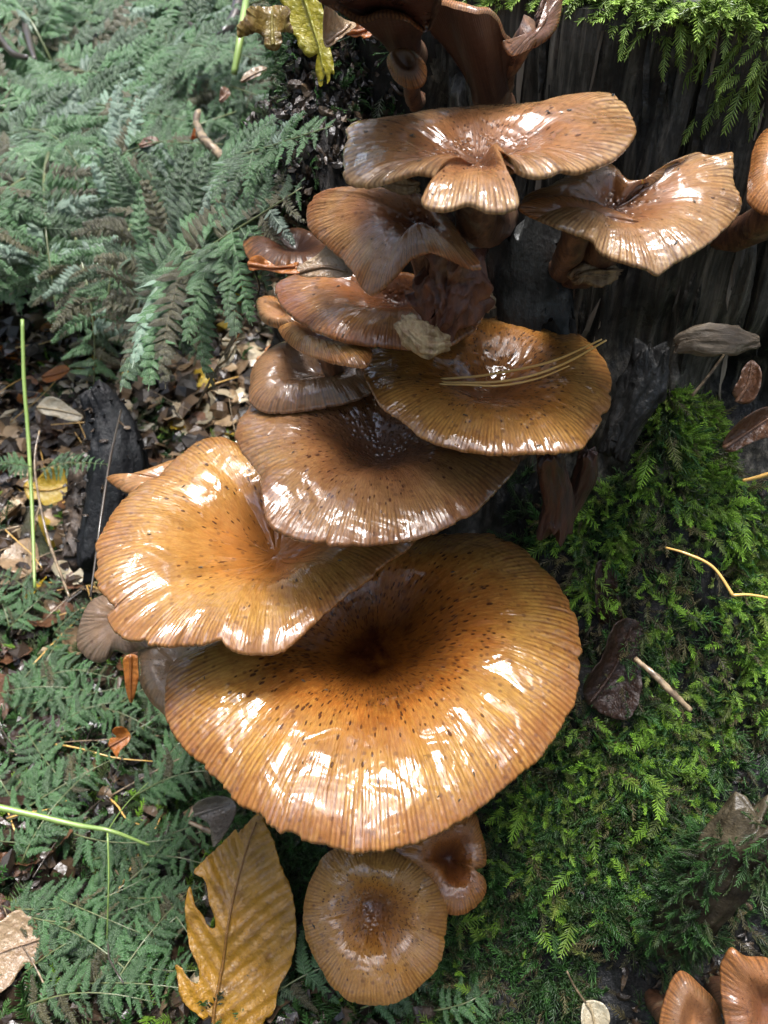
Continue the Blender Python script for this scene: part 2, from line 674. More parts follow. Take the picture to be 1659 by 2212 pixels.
def mushroom(label, pts, centre, Y, n=(0, 0, 1), dz=0.0, dep=.6, q=.35, sc_=.42, s1=.55, waves=.12, wk=4, K=110, amp=.022,
             th=.16, mat=None, gill=None, stem=True, stem_r=.45, stem_to=None, seed=1, NT_=None, NR=56, name='honey_mushroom', lift=None, crease=0.0, soft=True, group='honey mushrooms clustered on the stump', stemmat=None):
    NTH = NT_ or max(240, int(K * 4.2))
    u, v, n = frame_of(n)
    P0 = at_y(centre[0], centre[1], Y)
    rim_px, idx = crom(pts, NTH)
    m = len(pts)
    if np.isscalar(dz):
        W = np.full(NTH, float(dz))
    else:
        dd = np.array(list(dz) + [dz[0]], float)
        W = np.interp(idx, np.arange(m + 1), dd)
        k = np.ones(9) / 9
        W = np.convolve(np.concatenate([W[-4:], W, W[:4]]), k, 'valid')
    a = np.arange(NTH) / NTH * 2 * PI
    W = W + waves * (vnoise(np.cos(a) * wk * .5 + 7, np.sin(a) * wk * .5, seed * 3.3, seed) + .4 * vnoise(np.cos(a) * wk * 1.7, np.sin(a) * wk * 1.7, seed, seed + 5))
    # rim: ray of each traced point meets the cap's own plane at that rim height
    rim = np.zeros((NTH, 3))
    D = FW[None] + (rim_px[:, :1] - CXP) / FPX * RT[None] + (CYP - rim_px[:, 1:]) / FPX * UPV[None]
    tt = (np.dot(P0, n) + W) / (D @ n)
    rim = D * tt[:, None]
    rel = rim - P0
    ru, rv = rel @ u, rel @ v
    jag = 1 + .006 * vnoise(np.cos(a) * K * .12, np.sin(a) * K * .12, 2, seed) + .004 * vnoise(np.cos(a) * K * .4, np.sin(a) * K * .4, 2, seed)
    nick = vnoise(np.cos(a) * 9, np.sin(a) * 9, 5, seed + 70)
    jag = jag - .05 * np.clip(nick - .55, 0, 1) ** .8 - .012 * np.clip(vnoise(np.cos(a) * 30, np.sin(a) * 30, 5, seed + 71) - .3, 0, 1)
    ru, rv = ru * jag, rv * jag
    Pc = at_plane(centre[0], centre[1], P0 - n * 0.0, n)
    size = np.hypot(ru, rv).mean()
    # rings
    s = np.concatenate([np.linspace(0, .5, NR // 3, endpoint=False), .5 + .5 * np.sin(np.linspace(0, 1, NR - NR // 3) * PI / 2)])
    S, A = np.meshgrid(s, a, indexing='ij')
    ms = np.clip((S - s1) / (1 - s1), 0, 1)
    H = q - q * ms ** 1.75 - q * .25 * ms ** 8 + q * .25 * ms ** 0 * 0 - (dep + q) * np.exp(-(S / sc_) ** 2)
    H = H - H[0:1, :] * 0
    H = H - (H[-1:, :]) * S ** 6
    def smooth_(q):
        w_ = max(3, NTH // 12) | 1
        k_ = np.hanning(w_ + 2)[1:-1]; k_ /= k_.sum()
        return np.convolve(np.concatenate([q[-(w_ // 2):], q, q[:w_ // 2]]), k_, 'valid')
    bl_ = S ** 4 if soft else np.ones_like(S)
    RU = smooth_(ru)[None] * (1 - bl_) + ru[None] * bl_
    RV = smooth_(rv)[None] * (1 - bl_) + rv[None] * bl_
    Wg = (smooth_(W)[None] * (1 - bl_) + W[None] * bl_) * S ** 1.6
    cA, sA = np.cos(A), np.sin(A)
    rad = fbm(cA * 3.2, sA * 3.2, S * .9 + seed, seed + 31, 3)
    bumpy = .05 * size / 5 * rad * sstep(.05, .5, S) * (1 - S ** 8)
    Uv, Vv = RU * S, RV * S
    fold = .035 * fbm(Uv * .9, Vv * .9, seed, seed + 3, 3) * (1 - S ** 10)
    und = .045 * size / 5 * (vnoise(cA * 6.5, sA * 6.5, S * 2.2, seed + 41) + .5 * vnoise(cA * 15, sA * 15, S * 4, seed + 42)) * sstep(.3, .65, S) * (1 - S ** 14)
    tw = A * K / (2 * PI) + .35 * vnoise(cA * 9, sA * 9, S * 2, seed)
    frac = tw - np.floor(tw)
    ridge = .5 - np.abs(2 * frac - 1)                       # -.5 .. .5
    fr2 = (tw * .5) - np.floor(tw * .5)
    ridge = .75 * ridge + .25 * (.5 - np.abs(2 * fr2 - 1))
    sfade = sstep(.56 + .13 * vnoise(cA * 8, sA * 8, 1, seed + 9), .92, S)
    st = ridge * sfade * (.6 + .5 * vnoise(cA * 6, sA * 6, S * 3, seed + 50))
    if crease:
        cr_ = vnoise(cA * 4 + Uv * .5, sA * 4 + Vv * .5, seed, seed + 80)
        und = und + crease * (np.abs(cr_) - .3) * sstep(.05, .2, S) * sstep(.85, .45, S)
    Hh = H + Wg + bumpy + fold + und + amp * st * (1 - .5 * S ** 12)
    crown = P0 + Uv[..., None] * u + Vv[..., None] * v + Hh[..., None] * n
    nr = len(s)
    # rounded lip
    out_dir = (ru / (np.hypot(ru, rv) + 1e-6))[:, None] * u + (rv / (np.hypot(ru, rv) + 1e-6))[:, None] * v
    lip = []
    for k in range(1, 5):
        b = k / 4 * PI
        lip.append(crown[-1] + out_dir * (math.sin(b) * th * .35) - n * ((1 - math.cos(b)) * th * .5))
    G = np.concatenate([crown, np.array(lip)])
    nrr = len(G)
    V = G.reshape(-1, 3)
    i = np.arange(nrr - 1)[:, None]; j = np.arange(NTH)[None, :]; jn = (j + 1) % NTH
    F = np.stack([i * NTH + j, i * NTH + jn, (i + 1) * NTH + jn, (i + 1) * NTH + j], -1).reshape(-1, 4)[NTH * 0:]
    sa = np.concatenate([S, np.full((4, NTH), 1.0)]).ravel()
    sta = np.concatenate([st, np.repeat(st[-1:], 4, 0)]).ravel()
    kk = 3.2
    pc = np.stack([np.concatenate([cA, cA[:4]]).ravel() * kk, np.concatenate([sA, sA[:4]]).ravel() * kk, sa * 7.0 + seed * 3.17], -1)
    base = P0 - n * .5
    if stem_to is None:
        stem_to = np.array([P0[0] * .7 + 1.5, 25.5, P0[2] - 3.5])
    t = thing(name, label, 'mushroom', stem_to if stem else base, group)
    part('cap', V, F, mat, t, attrs={'s': sa, 'str': sta, 'pc': pc})
    # gills
    NG, NA = 14, min(NTH, 480)
    sel = np.linspace(0, NTH, NA, endpoint=False).astype(int)
    gs = np.linspace(1, .08, NG)
    lipb = lip[-1][sel]
    rows = []
    ag = np.arange(NA)
    for q_ in gs:
        si = min(int(np.searchsorted(s, q_)), nr - 1)
        row = crown[si][sel] - n * (th + (.9 * th + .15) * (1 - q_) + .0)
        row = row - n * ((.05 * (1 if q_ < .98 else 0)) * np.where(ag % 2 == 0, 1, -1))[:, None]
        if q_ == 1:
            row = lipb
        rows.append(row)
    Gv = np.array(rows)
    i = np.arange(NG - 1)[:, None]; j = np.arange(NA)[None, :]; jn = (j + 1) % NA
    Fg = np.stack([i * NA + j, i * NA + jn, (i + 1) * NA + jn, (i + 1) * NA + j], -1).reshape(-1, 4)
    ga = np.tile(np.where(ag % 2 == 0, .5, -.5), NG)
    part('gills', Gv.reshape(-1, 3), Fg, gill or MAT_GILL, t, attrs={'str': ga}, smooth=False)
    if stem:
        a0 = P0 - n * (dep + .15)
        a1 = a0 - n * 1.2
        Q = []
        st_ = np.asarray(stem_to, float)
        for k in np.linspace(0, 1, 14):
            Q.append((1 - k) ** 2 * a0 + 2 * k * (1 - k) * (a1 * .6 + np.array([a1[0], a1[1], st_[2]]) * .4) + k * k * st_)
        r0 = np.array([stem_r * (1.5 if k == 0 else 1.15 if k == 1 else 1) * (1 + .25 * (k / 13) ** 3) for k in range(14)])
        Vs, Fs = tube(Q, r0, 16, True, .25, seed)
        part('stem', Vs, Fs, stemmat or MAT_STEM, t)
    return t, P0, crown


M1 = [(360, 1500), (375, 1432), (440, 1385), (560, 1310), (670, 1240), (780, 1190), (900, 1160), (985, 1152), (1055, 1153), (1090, 1165), (1130, 1187), (1170, 1227), (1200, 1257), (1230, 1307),
      (1247, 1352), (1252, 1402), (1247, 1447), (1240, 1505), (1210, 1560), (1170, 1620), (1125, 1660), (1080, 1697), (1035, 1738), (990, 1768), (930, 1797), (880, 1814), (829, 1826), (780, 1832),
      (725, 1822), (650, 1802), (590, 1777), (565, 1750), (550, 1752), (500, 1722), (450, 1652), (400, 1607), (365, 1550)]
cap1 = mushroom('largest glossy orange-brown mushroom with dark hollow centre and striped rim', M1, (803, 1362), 18.2,
                dz=[.1, .2, .3, .3, .3, .2, .1, .1, .2, .2, .1, .1, 0, 0, 0, 0, 0, -.05, -.1, -.1, 0, -.1, -.15, -.1, -.1, 0, 0, 0, -.1, -.1, 0, .1, 0, -.1, -.1, 0, 0],
                dep=1.0, q=1.0, sc_=.40, s1=.42, waves=.12, wk=5, K=215, amp=.02, th=.22, seed=3, NR=90, NT_=980,
                mat=cap_mat('cap_large', dark=(.018, .004, .002), mid=(.33, .108, .015), pale=(.43, .235, .05), margin=(.28, .12, .035), c0=.24, c1=.5, c2=.8, scales=.85, blotch=.35, seed=.3, dry=.0, spk=8.0),  # dark red-brown centre; shadow of the caps above it is put into the colour
                stem_to=np.array([2.5, 24, -27]), stem_r=.8)
M2 = [(206, 1227), (210, 1177), (230, 1132), (260, 1087), (300, 1052), (350, 1017), (390, 982), (435, 950), (480, 943), (520, 957), (600, 950), (700, 960), (800, 1000), (880, 1060), (905, 1130), (880, 1180), (830, 1212),
      (800, 1242), (750, 1280), (700, 1320), (650, 1367), (610, 1400), (575, 1406), (530, 1405), (492, 1392), (475, 1375), (440, 1385), (400, 1387), (350, 1390), (300, 1382), (260, 1367), (240, 1345), (235, 1327), (248, 1304), (215, 1267)]
cap2 = mushroom('wide orange mushroom at left with a wet creased funnel and split left rim', M2, (592, 1140), 20.2,
                dz=[.2, .3, .3, .3, .3, .3, .4, .5, .5, .4, .3, 0, 0, 0, 0, 0, .1, .1, .1, .1, 0, -.1, -.2, 0, .1, .3, .1, 0, 0, 0, -.1, -.2, -.1, .15, .1],
                dep=1.1, q=.55, sc_=.5, s1=.5, waves=.15, crease=.10, wk=5, K=190, amp=.022, th=.16, seed=11, NR=80, NT_=740,
                mat=cap_mat('cap_left', dark=(.28, .10, .02), mid=(.34, .125, .022), pale=(.41, .225, .055), margin=(.29, .13, .04), c0=.0, c1=.3, c2=.75, scales=.25, blotch=.3, seed=1.7),
                stem_to=np.array([-.5, 27, -25]), stem_r=.6)
M3 = [(512, 937), (520, 902), (545, 867), (585, 842), (650, 825), (700, 817), (750, 815), (800, 820), (880, 830), (960, 850), (1050, 890), (1115, 950), (1120, 992), (1100, 1022), (1065, 1062), (1030, 1095), (980, 1125),
      (930, 1147), (880, 1162), (800, 1170), (750, 1172), (700, 1170), (650, 1160), (610, 1147), (582, 1122), (570, 1087), (567, 1047), (562, 1020), (537, 987), (518, 962)]
cap3 = mushroom('brown mushroom in the middle of the stack with dark wet centre and lobed left side', M3, (820, 955), 21.0,
                dz=[0, .1, .2, .3, .3, .3, .2, .1, 0, 0, 0, 0, -.1, -.1, 0, 0, 0, 0, 0, .1, .1, .1, .1, .2, .3, .5, .75, .5, .0, -.1],
                dep=.55, q=.55, sc_=.36, s1=.4, waves=.12, wk=5, K=150, amp=.02, th=.15, seed=5, NR=70, NT_=660,
                mat=cap_mat('cap_middle', dark=(.03, .01, .006), mid=(.23, .085, .022), pale=(.34, .175, .05), margin=(.22, .085, .022), c0=.12, c1=.5, c2=.85, scales=.9, grey=.22, blotch=.5, seed=2.4, beads=.4),
                stem_to=np.array([1.5, 26, -21]), stem_r=.55)
M4 = [(785, 775), (800, 755), (850, 752), (935, 748), (975, 715), (1010, 695), (1060, 685), (1120, 684), (1180, 694), (1230, 711), (1270, 736), (1297, 767), (1312, 792), (1318, 827), (1315, 867), (1300, 897), (1280, 932),
      (1255, 962), (1220, 972), (1155, 973), (1080, 975), (1030, 972), (980, 962), (930, 947), (900, 930), (870, 902), (829, 877), (803, 835), (788, 800)]
cap4 = mushroom('round amber mushroom right of centre with pine needles lying across it', M4, (1060, 822), 21.2,
                dz=[.1, .2, .3, .3, .2, .2, .2, .2, .2, .1, .1, .1, .1, .1, 0, 0, 0, 0, .1, .05, 0, 0, 0, 0, 0, 0, 0, 0, 0],
                dep=.35, q=.38, sc_=.4, s1=.5, waves=.07, wk=5, K=150, amp=.018, th=.14, seed=8, NR=64, NT_=640,
                mat=cap_mat('cap_amber', dark=(.2, .06, .014), mid=(.34, .125, .02), pale=(.42, .22, .055), margin=(.28, .13, .035), c0=.1, c1=.5, c2=.85, scales=1.0, blotch=.45, seed=3.9),
                stem_to=np.array([4.3, 24.4, -18.2]), stem_r=.55)
M5 = [(600, 702), (625, 691), (665, 695), (705, 705), (755, 722), (795, 745), (800, 768), (785, 785), (740, 781), (700, 772), (655, 755), (618, 730)]
mushroom('small slim ochre mushroom seen edge-on above the middle cap', M5, (695, 722), 22.5, n=(-.25, .15, 1), dep=.05, q=.3, waves=.05, K=90, amp=.02, th=.14, seed=21, NR=36,
         mat=cap_mat('cap_slim', dark=(.2, .07, .02), mid=(.38, .14, .03), pale=(.5, .25, .07), c0=.0, scales=.3, blotch=.3, seed=5.1), stem_to=np.array([0, 27, -17]), stem_r=.3)
M6 = [(543, 865), (541, 830), (549, 790), (573, 762), (610, 743), (660, 738), (720, 752), (790, 785), (810, 830), (760, 860), (660, 880), (580, 885)]
mushroom('dull brown mushroom tucked behind the lobed middle cap', M6, (680, 800), 23.3, n=(-.1, -.15, 1), dep=.1, q=.5, waves=.1, K=90, amp=.02, seed=22, NR=36,
         mat=cap_mat('cap_dull', dark=(.06, .02, .01), mid=(.2, .08, .02), pale=(.28, .13, .035), c0=.0, scales=.4, blotch=.6, grey=.4, seed=6.2), stem_to=np.array([.5, 28, -20]), stem_r=.4)
M7 = [(598, 615), (630, 595), (700, 585), (760, 585), (830, 590), (900, 600), (980, 620), (1035, 650), (1035, 690), (1000, 722), (955, 742), (890, 746), (830, 742), (770, 735), (720, 722), (670, 702), (628, 675), (605, 645)]
cap7 = mushroom('glossy chestnut mushroom under the folded cap with torn flesh at its front', M7, (865, 630), 22.4, n=(-.12, -.1, 1), dz=[.2, .2, .1, 0, 0, 0, 0, 0, 0, 0, 0, 0, 0, 0, .05, .05, .1, .15],
         dep=.4, q=.4, sc_=.4, s1=.4, waves=.1, K=120, amp=.02, seed=23, NR=50, NT_=520,
         mat=cap_mat('cap_chestnut', dark=(.03, .01, .006), mid=(.26, .085, .02), pale=(.38, .17, .04), margin=(.2, .07, .02), c0=.12, scales=.3, blotch=.5, seed=7.3, beads=.5), stem_to=np.array([2, 27, -16]), stem_r=.6)
M8 = [(663, 465), (672, 432), (700, 412), (750, 403), (820, 405), (880, 415), (930, 435), (975, 480), (1010, 530), (1037, 568), (1010, 572), (975, 556), (925, 538), (885, 552), (850, 590), (808, 628), (785, 618), (765, 585), (740, 555), (700, 522), (672, 495)]
cap8 = mushroom('folded saddle-shaped reddish brown mushroom drooping to the left with a torn edge', M8, (915, 478), 20.6, n=(-.38, -.35, 1),
         dz=[-.2, 0, .2, .3, .3, .2, .1, .2, .3, .5, .6, .5, .3, .2, .1, -.2, -.2, -.1, -.2, -.2, -.2], dep=.15, q=.5, sc_=.3, s1=.3, waves=.1, K=120, amp=.025, seed=24, NR=54, NT_=520,
         mat=cap_mat('cap_folded', dark=(.08, .02, .01), mid=(.25, .095, .03), pale=(.38, .20, .075), margin=(.28, .1, .028), c0=.05, scales=.4, blotch=.4, seed=8.8, beads=.6), stem_to=np.array([2.4, 27, -14]), stem_r=.5)
M9 = [(745, 355), (748, 305), (757, 270), (790, 258), (860, 250), (920, 238), (980, 232), (1055, 227), (1130, 225), (1180, 219), (1220, 207), (1280, 199), (1320, 202), (1350, 225), (1367, 260), (1369, 285), (1350, 315),
      (1320, 340), (1280, 357), (1240, 365), (1210, 361), (1180, 374), (1140, 372), (1112, 358), (1090, 334), (1086, 342), (1102, 385), (1120, 430), (1098, 447), (1050, 447), (1015, 432), (965, 445), (925, 440), (912, 425),
      (928, 402), (940, 376), (905, 366), (860, 377), (830, 386), (790, 395), (755, 385)]
cap9 = mushroom('topmost broad brown mushroom with a notched front and one squared lobe', M9, (1035, 318), 20.3, soft=False,
         dz=[.1, .1, .2, .2, .2, .1, .1, .1, .1, .15, .25, .3, .3, .2, .1, .1, .1, .05, 0, 0, .15, .1, .1, .1, .1, .1, 0, -.15, -.22, -.2, -.15, -.22, -.22, -.15, -.1, .1, .25, .1, 0, 0, 0],
         dep=.35, q=.32, sc_=.45, s1=.45, waves=.06, K=150, amp=.018, th=.14, seed=25, NR=60, NT_=760,
         mat=cap_mat('cap_top', dark=(.05, .02, .012), mid=(.25, .10, .034), pale=(.33, .17, .065), margin=(.44, .28, .13), c0=.06, c1=.45, c2=.85, scales=.8, blotch=.55, seed=9.4, beads=.8),
         stem_to=np.array([3.2, 25, -10.5]), stem_r=.5)
M10 = [(1128, 447), (1142, 418), (1180, 405), (1215, 385), (1255, 361), (1305, 353), (1335, 370), (1350, 394), (1390, 395), (1425, 382), (1450, 360), (1475, 341), (1505, 329), (1540, 336), (1580, 329), (1583, 352), (1582, 385), (1600, 430),
       (1595, 455), (1570, 485), (1530, 520), (1480, 550), (1445, 570), (1420, 587), (1400, 576), (1355, 562), (1310, 547), (1290, 530), (1275, 510), (1200, 482)]
cap10 = mushroom('wavy brown mushroom at upper right with curled-up rim against the grey wood', M10, (1330, 425), 21.3, n=(.02, -.18, 1),
         dz=[-.1, .1, .2, .2, .2, .1, 0, 0, .1, .2, .4, .6, .5, .3, .5, .4, .2, .1, 0, 0, 0, -.1, -.25, -.4, -.2, 0, 0, .1, .3, .2], dep=.35, q=.25, sc_=.4, s1=.5, waves=.12, K=120, amp=.022, th=.13, seed=26, NR=54, NT_=560,
         mat=cap_mat('cap_wavy', dark=(.06, .03, .02), mid=(.25, .10, .034), pale=(.34, .19, .075), margin=(.42, .27, .12), c0=.04, c1=.4, scales=.2, blotch=.5, seed=10.6, beads=.8), stem_to=np.array([5.6, 25, -12]), stem_r=.5)
M10b = [(1125, 445), (1165, 428), (1230, 425), (1300, 445), (1360, 468), (1396, 494), (1360, 514), (1300, 514), (1240, 498), (1195, 482), (1150, 466)]
mushroom('small rolled lobe of dark orange mushroom under the wavy cap', M10b, (1260, 468), 20.3, n=(.1, -.75, .7), dep=-.15, q=.1, waves=.08, K=60, amp=.03, th=.14, seed=27, NR=30,
         mat=cap_mat('cap_rolled', dark=(.2, .07, .02), mid=(.2, .07, .02), pale=(.3, .13, .04), margin=(.32, .13, .04), c0=0, scales=.2, blotch=.4, seed=11.6), stem_to=np.array([5.3, 25, -12]), stem_r=.35)
M11 = [(1618, 405), (1626, 355), (1634, 310), (1662, 275), (1720, 260), (1790, 290), (1800, 380), (1740, 450), (1665, 455), (1638, 445), (1619, 425)]
mushroom('pale brown mushroom cut by the right edge of the view', M11, (1710, 360), 21.5, n=(-.2, -.4, 1), dep=.2, q=.3, waves=.1, K=80, amp=.03, seed=28, NR=36,
         mat=cap_mat('cap_edge', mid=(.3, .11, .03), pale=(.36, .17, .055), scales=.2, blotch=.3, seed=12.6), stem_to=np.array([9.6, 25, -11]), stem_r=.4)
def funnel_mushroom(label, pts, Y, n, base, r0, seed, mat, gill, K=90, bulge=.35):
    """a mushroom whose cap runs down into its stem: the outside surface is one sheet from rim to foot"""
    NTH = 300
    u, v, n = frame_of(n)
    c = np.mean(pts, 0)
    P0 = at_y(c[0], c[1], Y)
    rp, _ = crom(pts, NTH)
    rim = np.array([at_plane(x, y, P0, n) for x, y in rp])
    a = np.arange(NTH) / NTH * 2 * PI
    rim = rim + (.12 * vnoise(np.cos(a) * 2, np.sin(a) * 2, seed, seed))[:, None] * n
    base = np.asarray(base, float)
    ax = P0 - base
    axn = ax / np.linalg.norm(ax)
    # foot ring in the same winding as the rim
    rel = rim - rim.mean(0)
    rel = rel - (rel @ axn)[:, None] * axn
    rel = rel / np.linalg.norm(rel, axis=1)[:, None]
    t = thing('honey_mushroom', label, 'mushroom', base, 'honey mushrooms clustered on the stump')
    NS = 40
    rows, stem_rows = [], []
    for k, q in enumerate(np.linspace(0, 1, NS)):
        w = sstep(bulge, 1.0, q) ** .8
        ring = base + ax * q * .8 + rel * (r0 * (1.25 - .35 * min(q / .4, 1)))
        rows.append(ring * (1 - w) + rim * w)
    G = np.array(rows)
    cut = int(NS * (bulge + .12))
    gz = .5 - np.abs(2 * ((np.arange(NTH) * K / NTH) % 1) - 1)
    def sheet(name, A, m, inv=False, s0=0, s1=1, st=True):
        nr = len(A)
        i = np.arange(nr - 1)[:, None]; j = np.arange(NTH)[None, :]; jn = (j + 1) % NTH
        F = np.stack([i * NTH + j, i * NTH + jn, (i + 1) * NTH + jn, (i + 1) * NTH + j], -1).reshape(-1, 4)
        ss = np.repeat(np.linspace(s0, s1, nr), NTH)
        pc = np.stack([np.tile(np.cos(a) * 3.2, nr), np.tile(np.sin(a) * 3.2, nr), ss * 7 + seed], -1)
        part(name, A.reshape(-1, 3), F, m, t, attrs={'s': ss, 'str': np.tile(gz, nr), 'pc': pc})
    und = G[cut:].copy()
    fade = sstep(0, 1, np.linspace(0, 1, len(und)))
    und = und + (gz[None] * .03 * fade[:, None])[..., None] * n
    sheet('gills', und, gill)
    sheet('stem', G[:cut + 1], MAT_STEM)
    inner = [G[-1], G[-1] + n * .08 + rel * .03, G[-1] + n * .14 - rel * .03]
    cen = P0 - ax * .25
    for q in np.linspace(1, 0.02, 22)[1:]:
        inner.append(cen + (G[-1] + n * .14 - cen) * q - n * (.1 * q * (1 - q)))
    sheet('cap', np.array(inner), mat, s0=1, s1=0)
    return t


M12 = [(924, 55), (935, 30), (962, 17), (995, 13), (1040, 22), (1070, 45), (1092, 82), (1112, 112), (1106, 135), (1075, 120), (1045, 100), (1000, 95), (955, 90), (930, 75)]
funnel_mushroom('dark mushroom above the top cap, tipped back to show its underside and thick stem', M12, 22.6, (.15, .55, .75), at_y(1068, 232, 24.8), .45, 29,
                cap_mat('cap_tipped', mid=(.2, .07, .03), pale=(.3, .12, .04), margin=(.4, .2, .08), seed=13.6), MAT_GILL_DARK, bulge=.12)
M12b = [(1090, 86), (1120, 100), (1150, 85), (1180, 45), (1190, -10), (1200, -60), (1225, -60), (1216, 0), (1205, 55), (1180, 85), (1140, 108), (1108, 118)]
mushroom('thin upturned brown mushroom rim beside the tipped-back cap', M12b, (1160, 60), 23.2, n=(.5, -.6, .45), dep=.0, q=.05, waves=.05, K=60, amp=.02, th=.1, seed=30, NR=24,
         mat=cap_mat('cap_upturned', dark=(.12, .05, .02), mid=(.14, .055, .025), pale=(.2, .09, .04), scales=.1, seed=14.6), stem_to=at_y(1085, 215, 25), stem_r=.25)
M13 = [(672, -30), (690, 8), (730, 30), (780, 44), (830, 42), (880, 50), (915, 75), (940, 60), (955, 10), (950, -60), (820, -110), (700, -90)]
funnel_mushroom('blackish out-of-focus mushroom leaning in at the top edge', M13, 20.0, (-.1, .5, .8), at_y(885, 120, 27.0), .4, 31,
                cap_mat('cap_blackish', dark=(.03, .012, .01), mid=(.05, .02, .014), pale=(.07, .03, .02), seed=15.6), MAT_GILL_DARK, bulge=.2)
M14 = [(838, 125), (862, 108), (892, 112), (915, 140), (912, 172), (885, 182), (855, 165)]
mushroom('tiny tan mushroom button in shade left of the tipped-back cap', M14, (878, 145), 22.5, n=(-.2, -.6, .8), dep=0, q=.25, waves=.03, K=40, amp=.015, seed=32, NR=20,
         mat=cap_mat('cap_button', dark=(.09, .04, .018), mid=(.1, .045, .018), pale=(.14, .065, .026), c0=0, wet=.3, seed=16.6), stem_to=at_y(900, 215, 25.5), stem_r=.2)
M15 = [(657, 1980), (665, 1925), (682, 1885), (700, 1852), (735, 1832), (780, 1832), (830, 1836), (880, 1850), (910, 1870), (940, 1900), (957, 1935), (963, 1975), (960, 2015), (955, 2055), (940, 2095), (910, 2125), (880, 2150), (850, 2165), (815, 2170),
       (780, 2167), (750, 2157), (720, 2130), (700, 2100), (675, 2055), (662, 2020)]
cap15 = mushroom('small round ochre mushroom at the bottom with a speckled centre', M15, (808, 1960), 13.0, n=(-.05, -.5, .9), dep=.3, q=.5, sc_=.4, s1=.45, waves=.08, K=120, amp=.02, th=.15, seed=33, NR=54, NT_=520,
         mat=cap_mat('cap_small', dark=(.12, .04, .014), mid=(.36, .14, .02), pale=(.42, .215, .045), margin=(.3, .15, .04), c0=.1, c1=.4, c2=.7, scales=1.0, blotch=.35, seed=17.6, beads=.4), stem_to=np.array([1, 19, -31]), stem_r=.4)
M16 = [(860, 1845), (880, 1800), (940, 1760), (1018, 1755), (1037, 1795), (1047, 1835), (1046, 1868), (1026, 1878), (1045, 1895), (1048, 1925), (1030, 1955), (1005, 1970), (978, 1973), (950, 1960), (920, 1900)]
mushroom('orange-brown mushroom with a side notch, half hidden under the largest cap', M16, (975, 1855), 14.3, n=(.1, -.4, .9), dz=[0, 0, 0, 0, 0, 0, .1, .3, .1, 0, 0, 0, 0, 0, 0], dep=.45, q=.4, sc_=.4, s1=.4, waves=.1, K=90, amp=.02, seed=34, NR=44, NT_=420,
         mat=cap_mat('cap_notched', dark=(.05, .015, .008), mid=(.26, .08, .015), pale=(.38, .16, .03), c0=.12, scales=.8, blotch=.6, seed=18.6), stem_to=np.array([2.5, 20, -30]), stem_r=.4)
M17 = [(255, 1290), (205, 1293), (180, 1327), (165, 1382), (175, 1407), (200, 1427), (225, 1427), (246, 1403), (270, 1410), (300, 1402), (345, 1385), (330, 1330)]
mushroom('pale greyish brown ragged mushroom hanging below the left cap', M17, (270, 1335), 20.0, n=(-.15, -.65, .75), dep=-.1, q=.25, waves=.12, K=46, amp=.05, th=.12, seed=35, NR=34,
         mat=cap_mat('cap_ragged', dark=(.2, .11, .05), mid=(.24, .13, .06), pale=(.2, .13, .08), margin=(.18, .11, .07), c0=0, scales=.1, grey=.5, blotch=.3, seed=19.6), gill=MAT_GILL_PALE, stem_to=np.array([-3, 26, -27]), stem_r=.35)
M18 = [(305, 1385), (302, 1462), (322, 1507), (352, 1538), (385, 1570), (450, 1560), (480, 1450), (430, 1370), (360, 1350)]
mushroom('smooth fawn mushroom peeping out left behind the largest cap', M18, (400, 1450), 18.4, n=(-.25, -.2, .9), dep=0, q=.4, waves=.05, K=60, amp=.01, seed=36, NR=34,
         mat=cap_mat('cap_fawn', dark=(.3, .19, .1), mid=(.3, .19, .1), pale=(.26, .16, .085), margin=(.2, .11, .05), c0=0, scales=.15, blotch=.2, seed=20.6), stem_to=np.array([-2, 25, -29]), stem_r=.4)
M19 = [(233, 1030), (270, 1028), (320, 1013), (370, 995), (420, 990), (440, 1020), (400, 1060), (330, 1075), (270, 1058), (248, 1045)]
mushroom('narrow tan mushroom tip poking out left of the wide orange cap', M19, (360, 1035), 24.0, n=(-.1, -.1, 1), dep=0, q=.25, waves=.05, K=50, amp=.01, seed=37, NR=30,
         mat=cap_mat('cap_tan', dark=(.3, .13, .04), mid=(.32, .15, .045), pale=(.36, .18, .06), c0=0, scales=.1, seed=21.6), stem_to=np.array([-2, 29, -25]), stem_r=.3)
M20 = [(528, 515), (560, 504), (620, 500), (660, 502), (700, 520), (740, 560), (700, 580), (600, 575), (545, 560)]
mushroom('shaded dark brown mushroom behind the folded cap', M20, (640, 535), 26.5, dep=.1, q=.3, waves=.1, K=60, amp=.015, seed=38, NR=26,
         mat=cap_mat('cap_shaded', dark=(.03, .011, .006), mid=(.05, .018, .008), pale=(.1, .04, .014), c0=0, wet=.3, seed=22.6), stem_to=np.array([0, 31, -17]), stem_r=.35)  # brown darkened so the colour carries the shade behind the folded cap
M21 = [(555, 648), (580, 639), (606, 650), (640, 680), (640, 705), (590, 702), (562, 686)]
mushroom('tiny ribbed orange mushroom at the left of the chestnut cap', M21, (612, 676), 24.0, n=(-.5, -.4, .7), dep=-.05, q=.2, waves=.03, K=36, amp=.04, seed=39, NR=22,
         mat=cap_mat('cap_ribbed', dark=(.2, .08, .03), mid=(.32, .14, .04), pale=(.4, .2, .07), c0=0, seed=23.6), stem_to=np.array([-1, 29, -17]), stem_r=.22)
M22 = [(1448, 2140), (1475, 2102), (1515, 2134), (1546, 2170), (1560, 2230), (1540, 2320), (1460, 2330), (1430, 2230)]
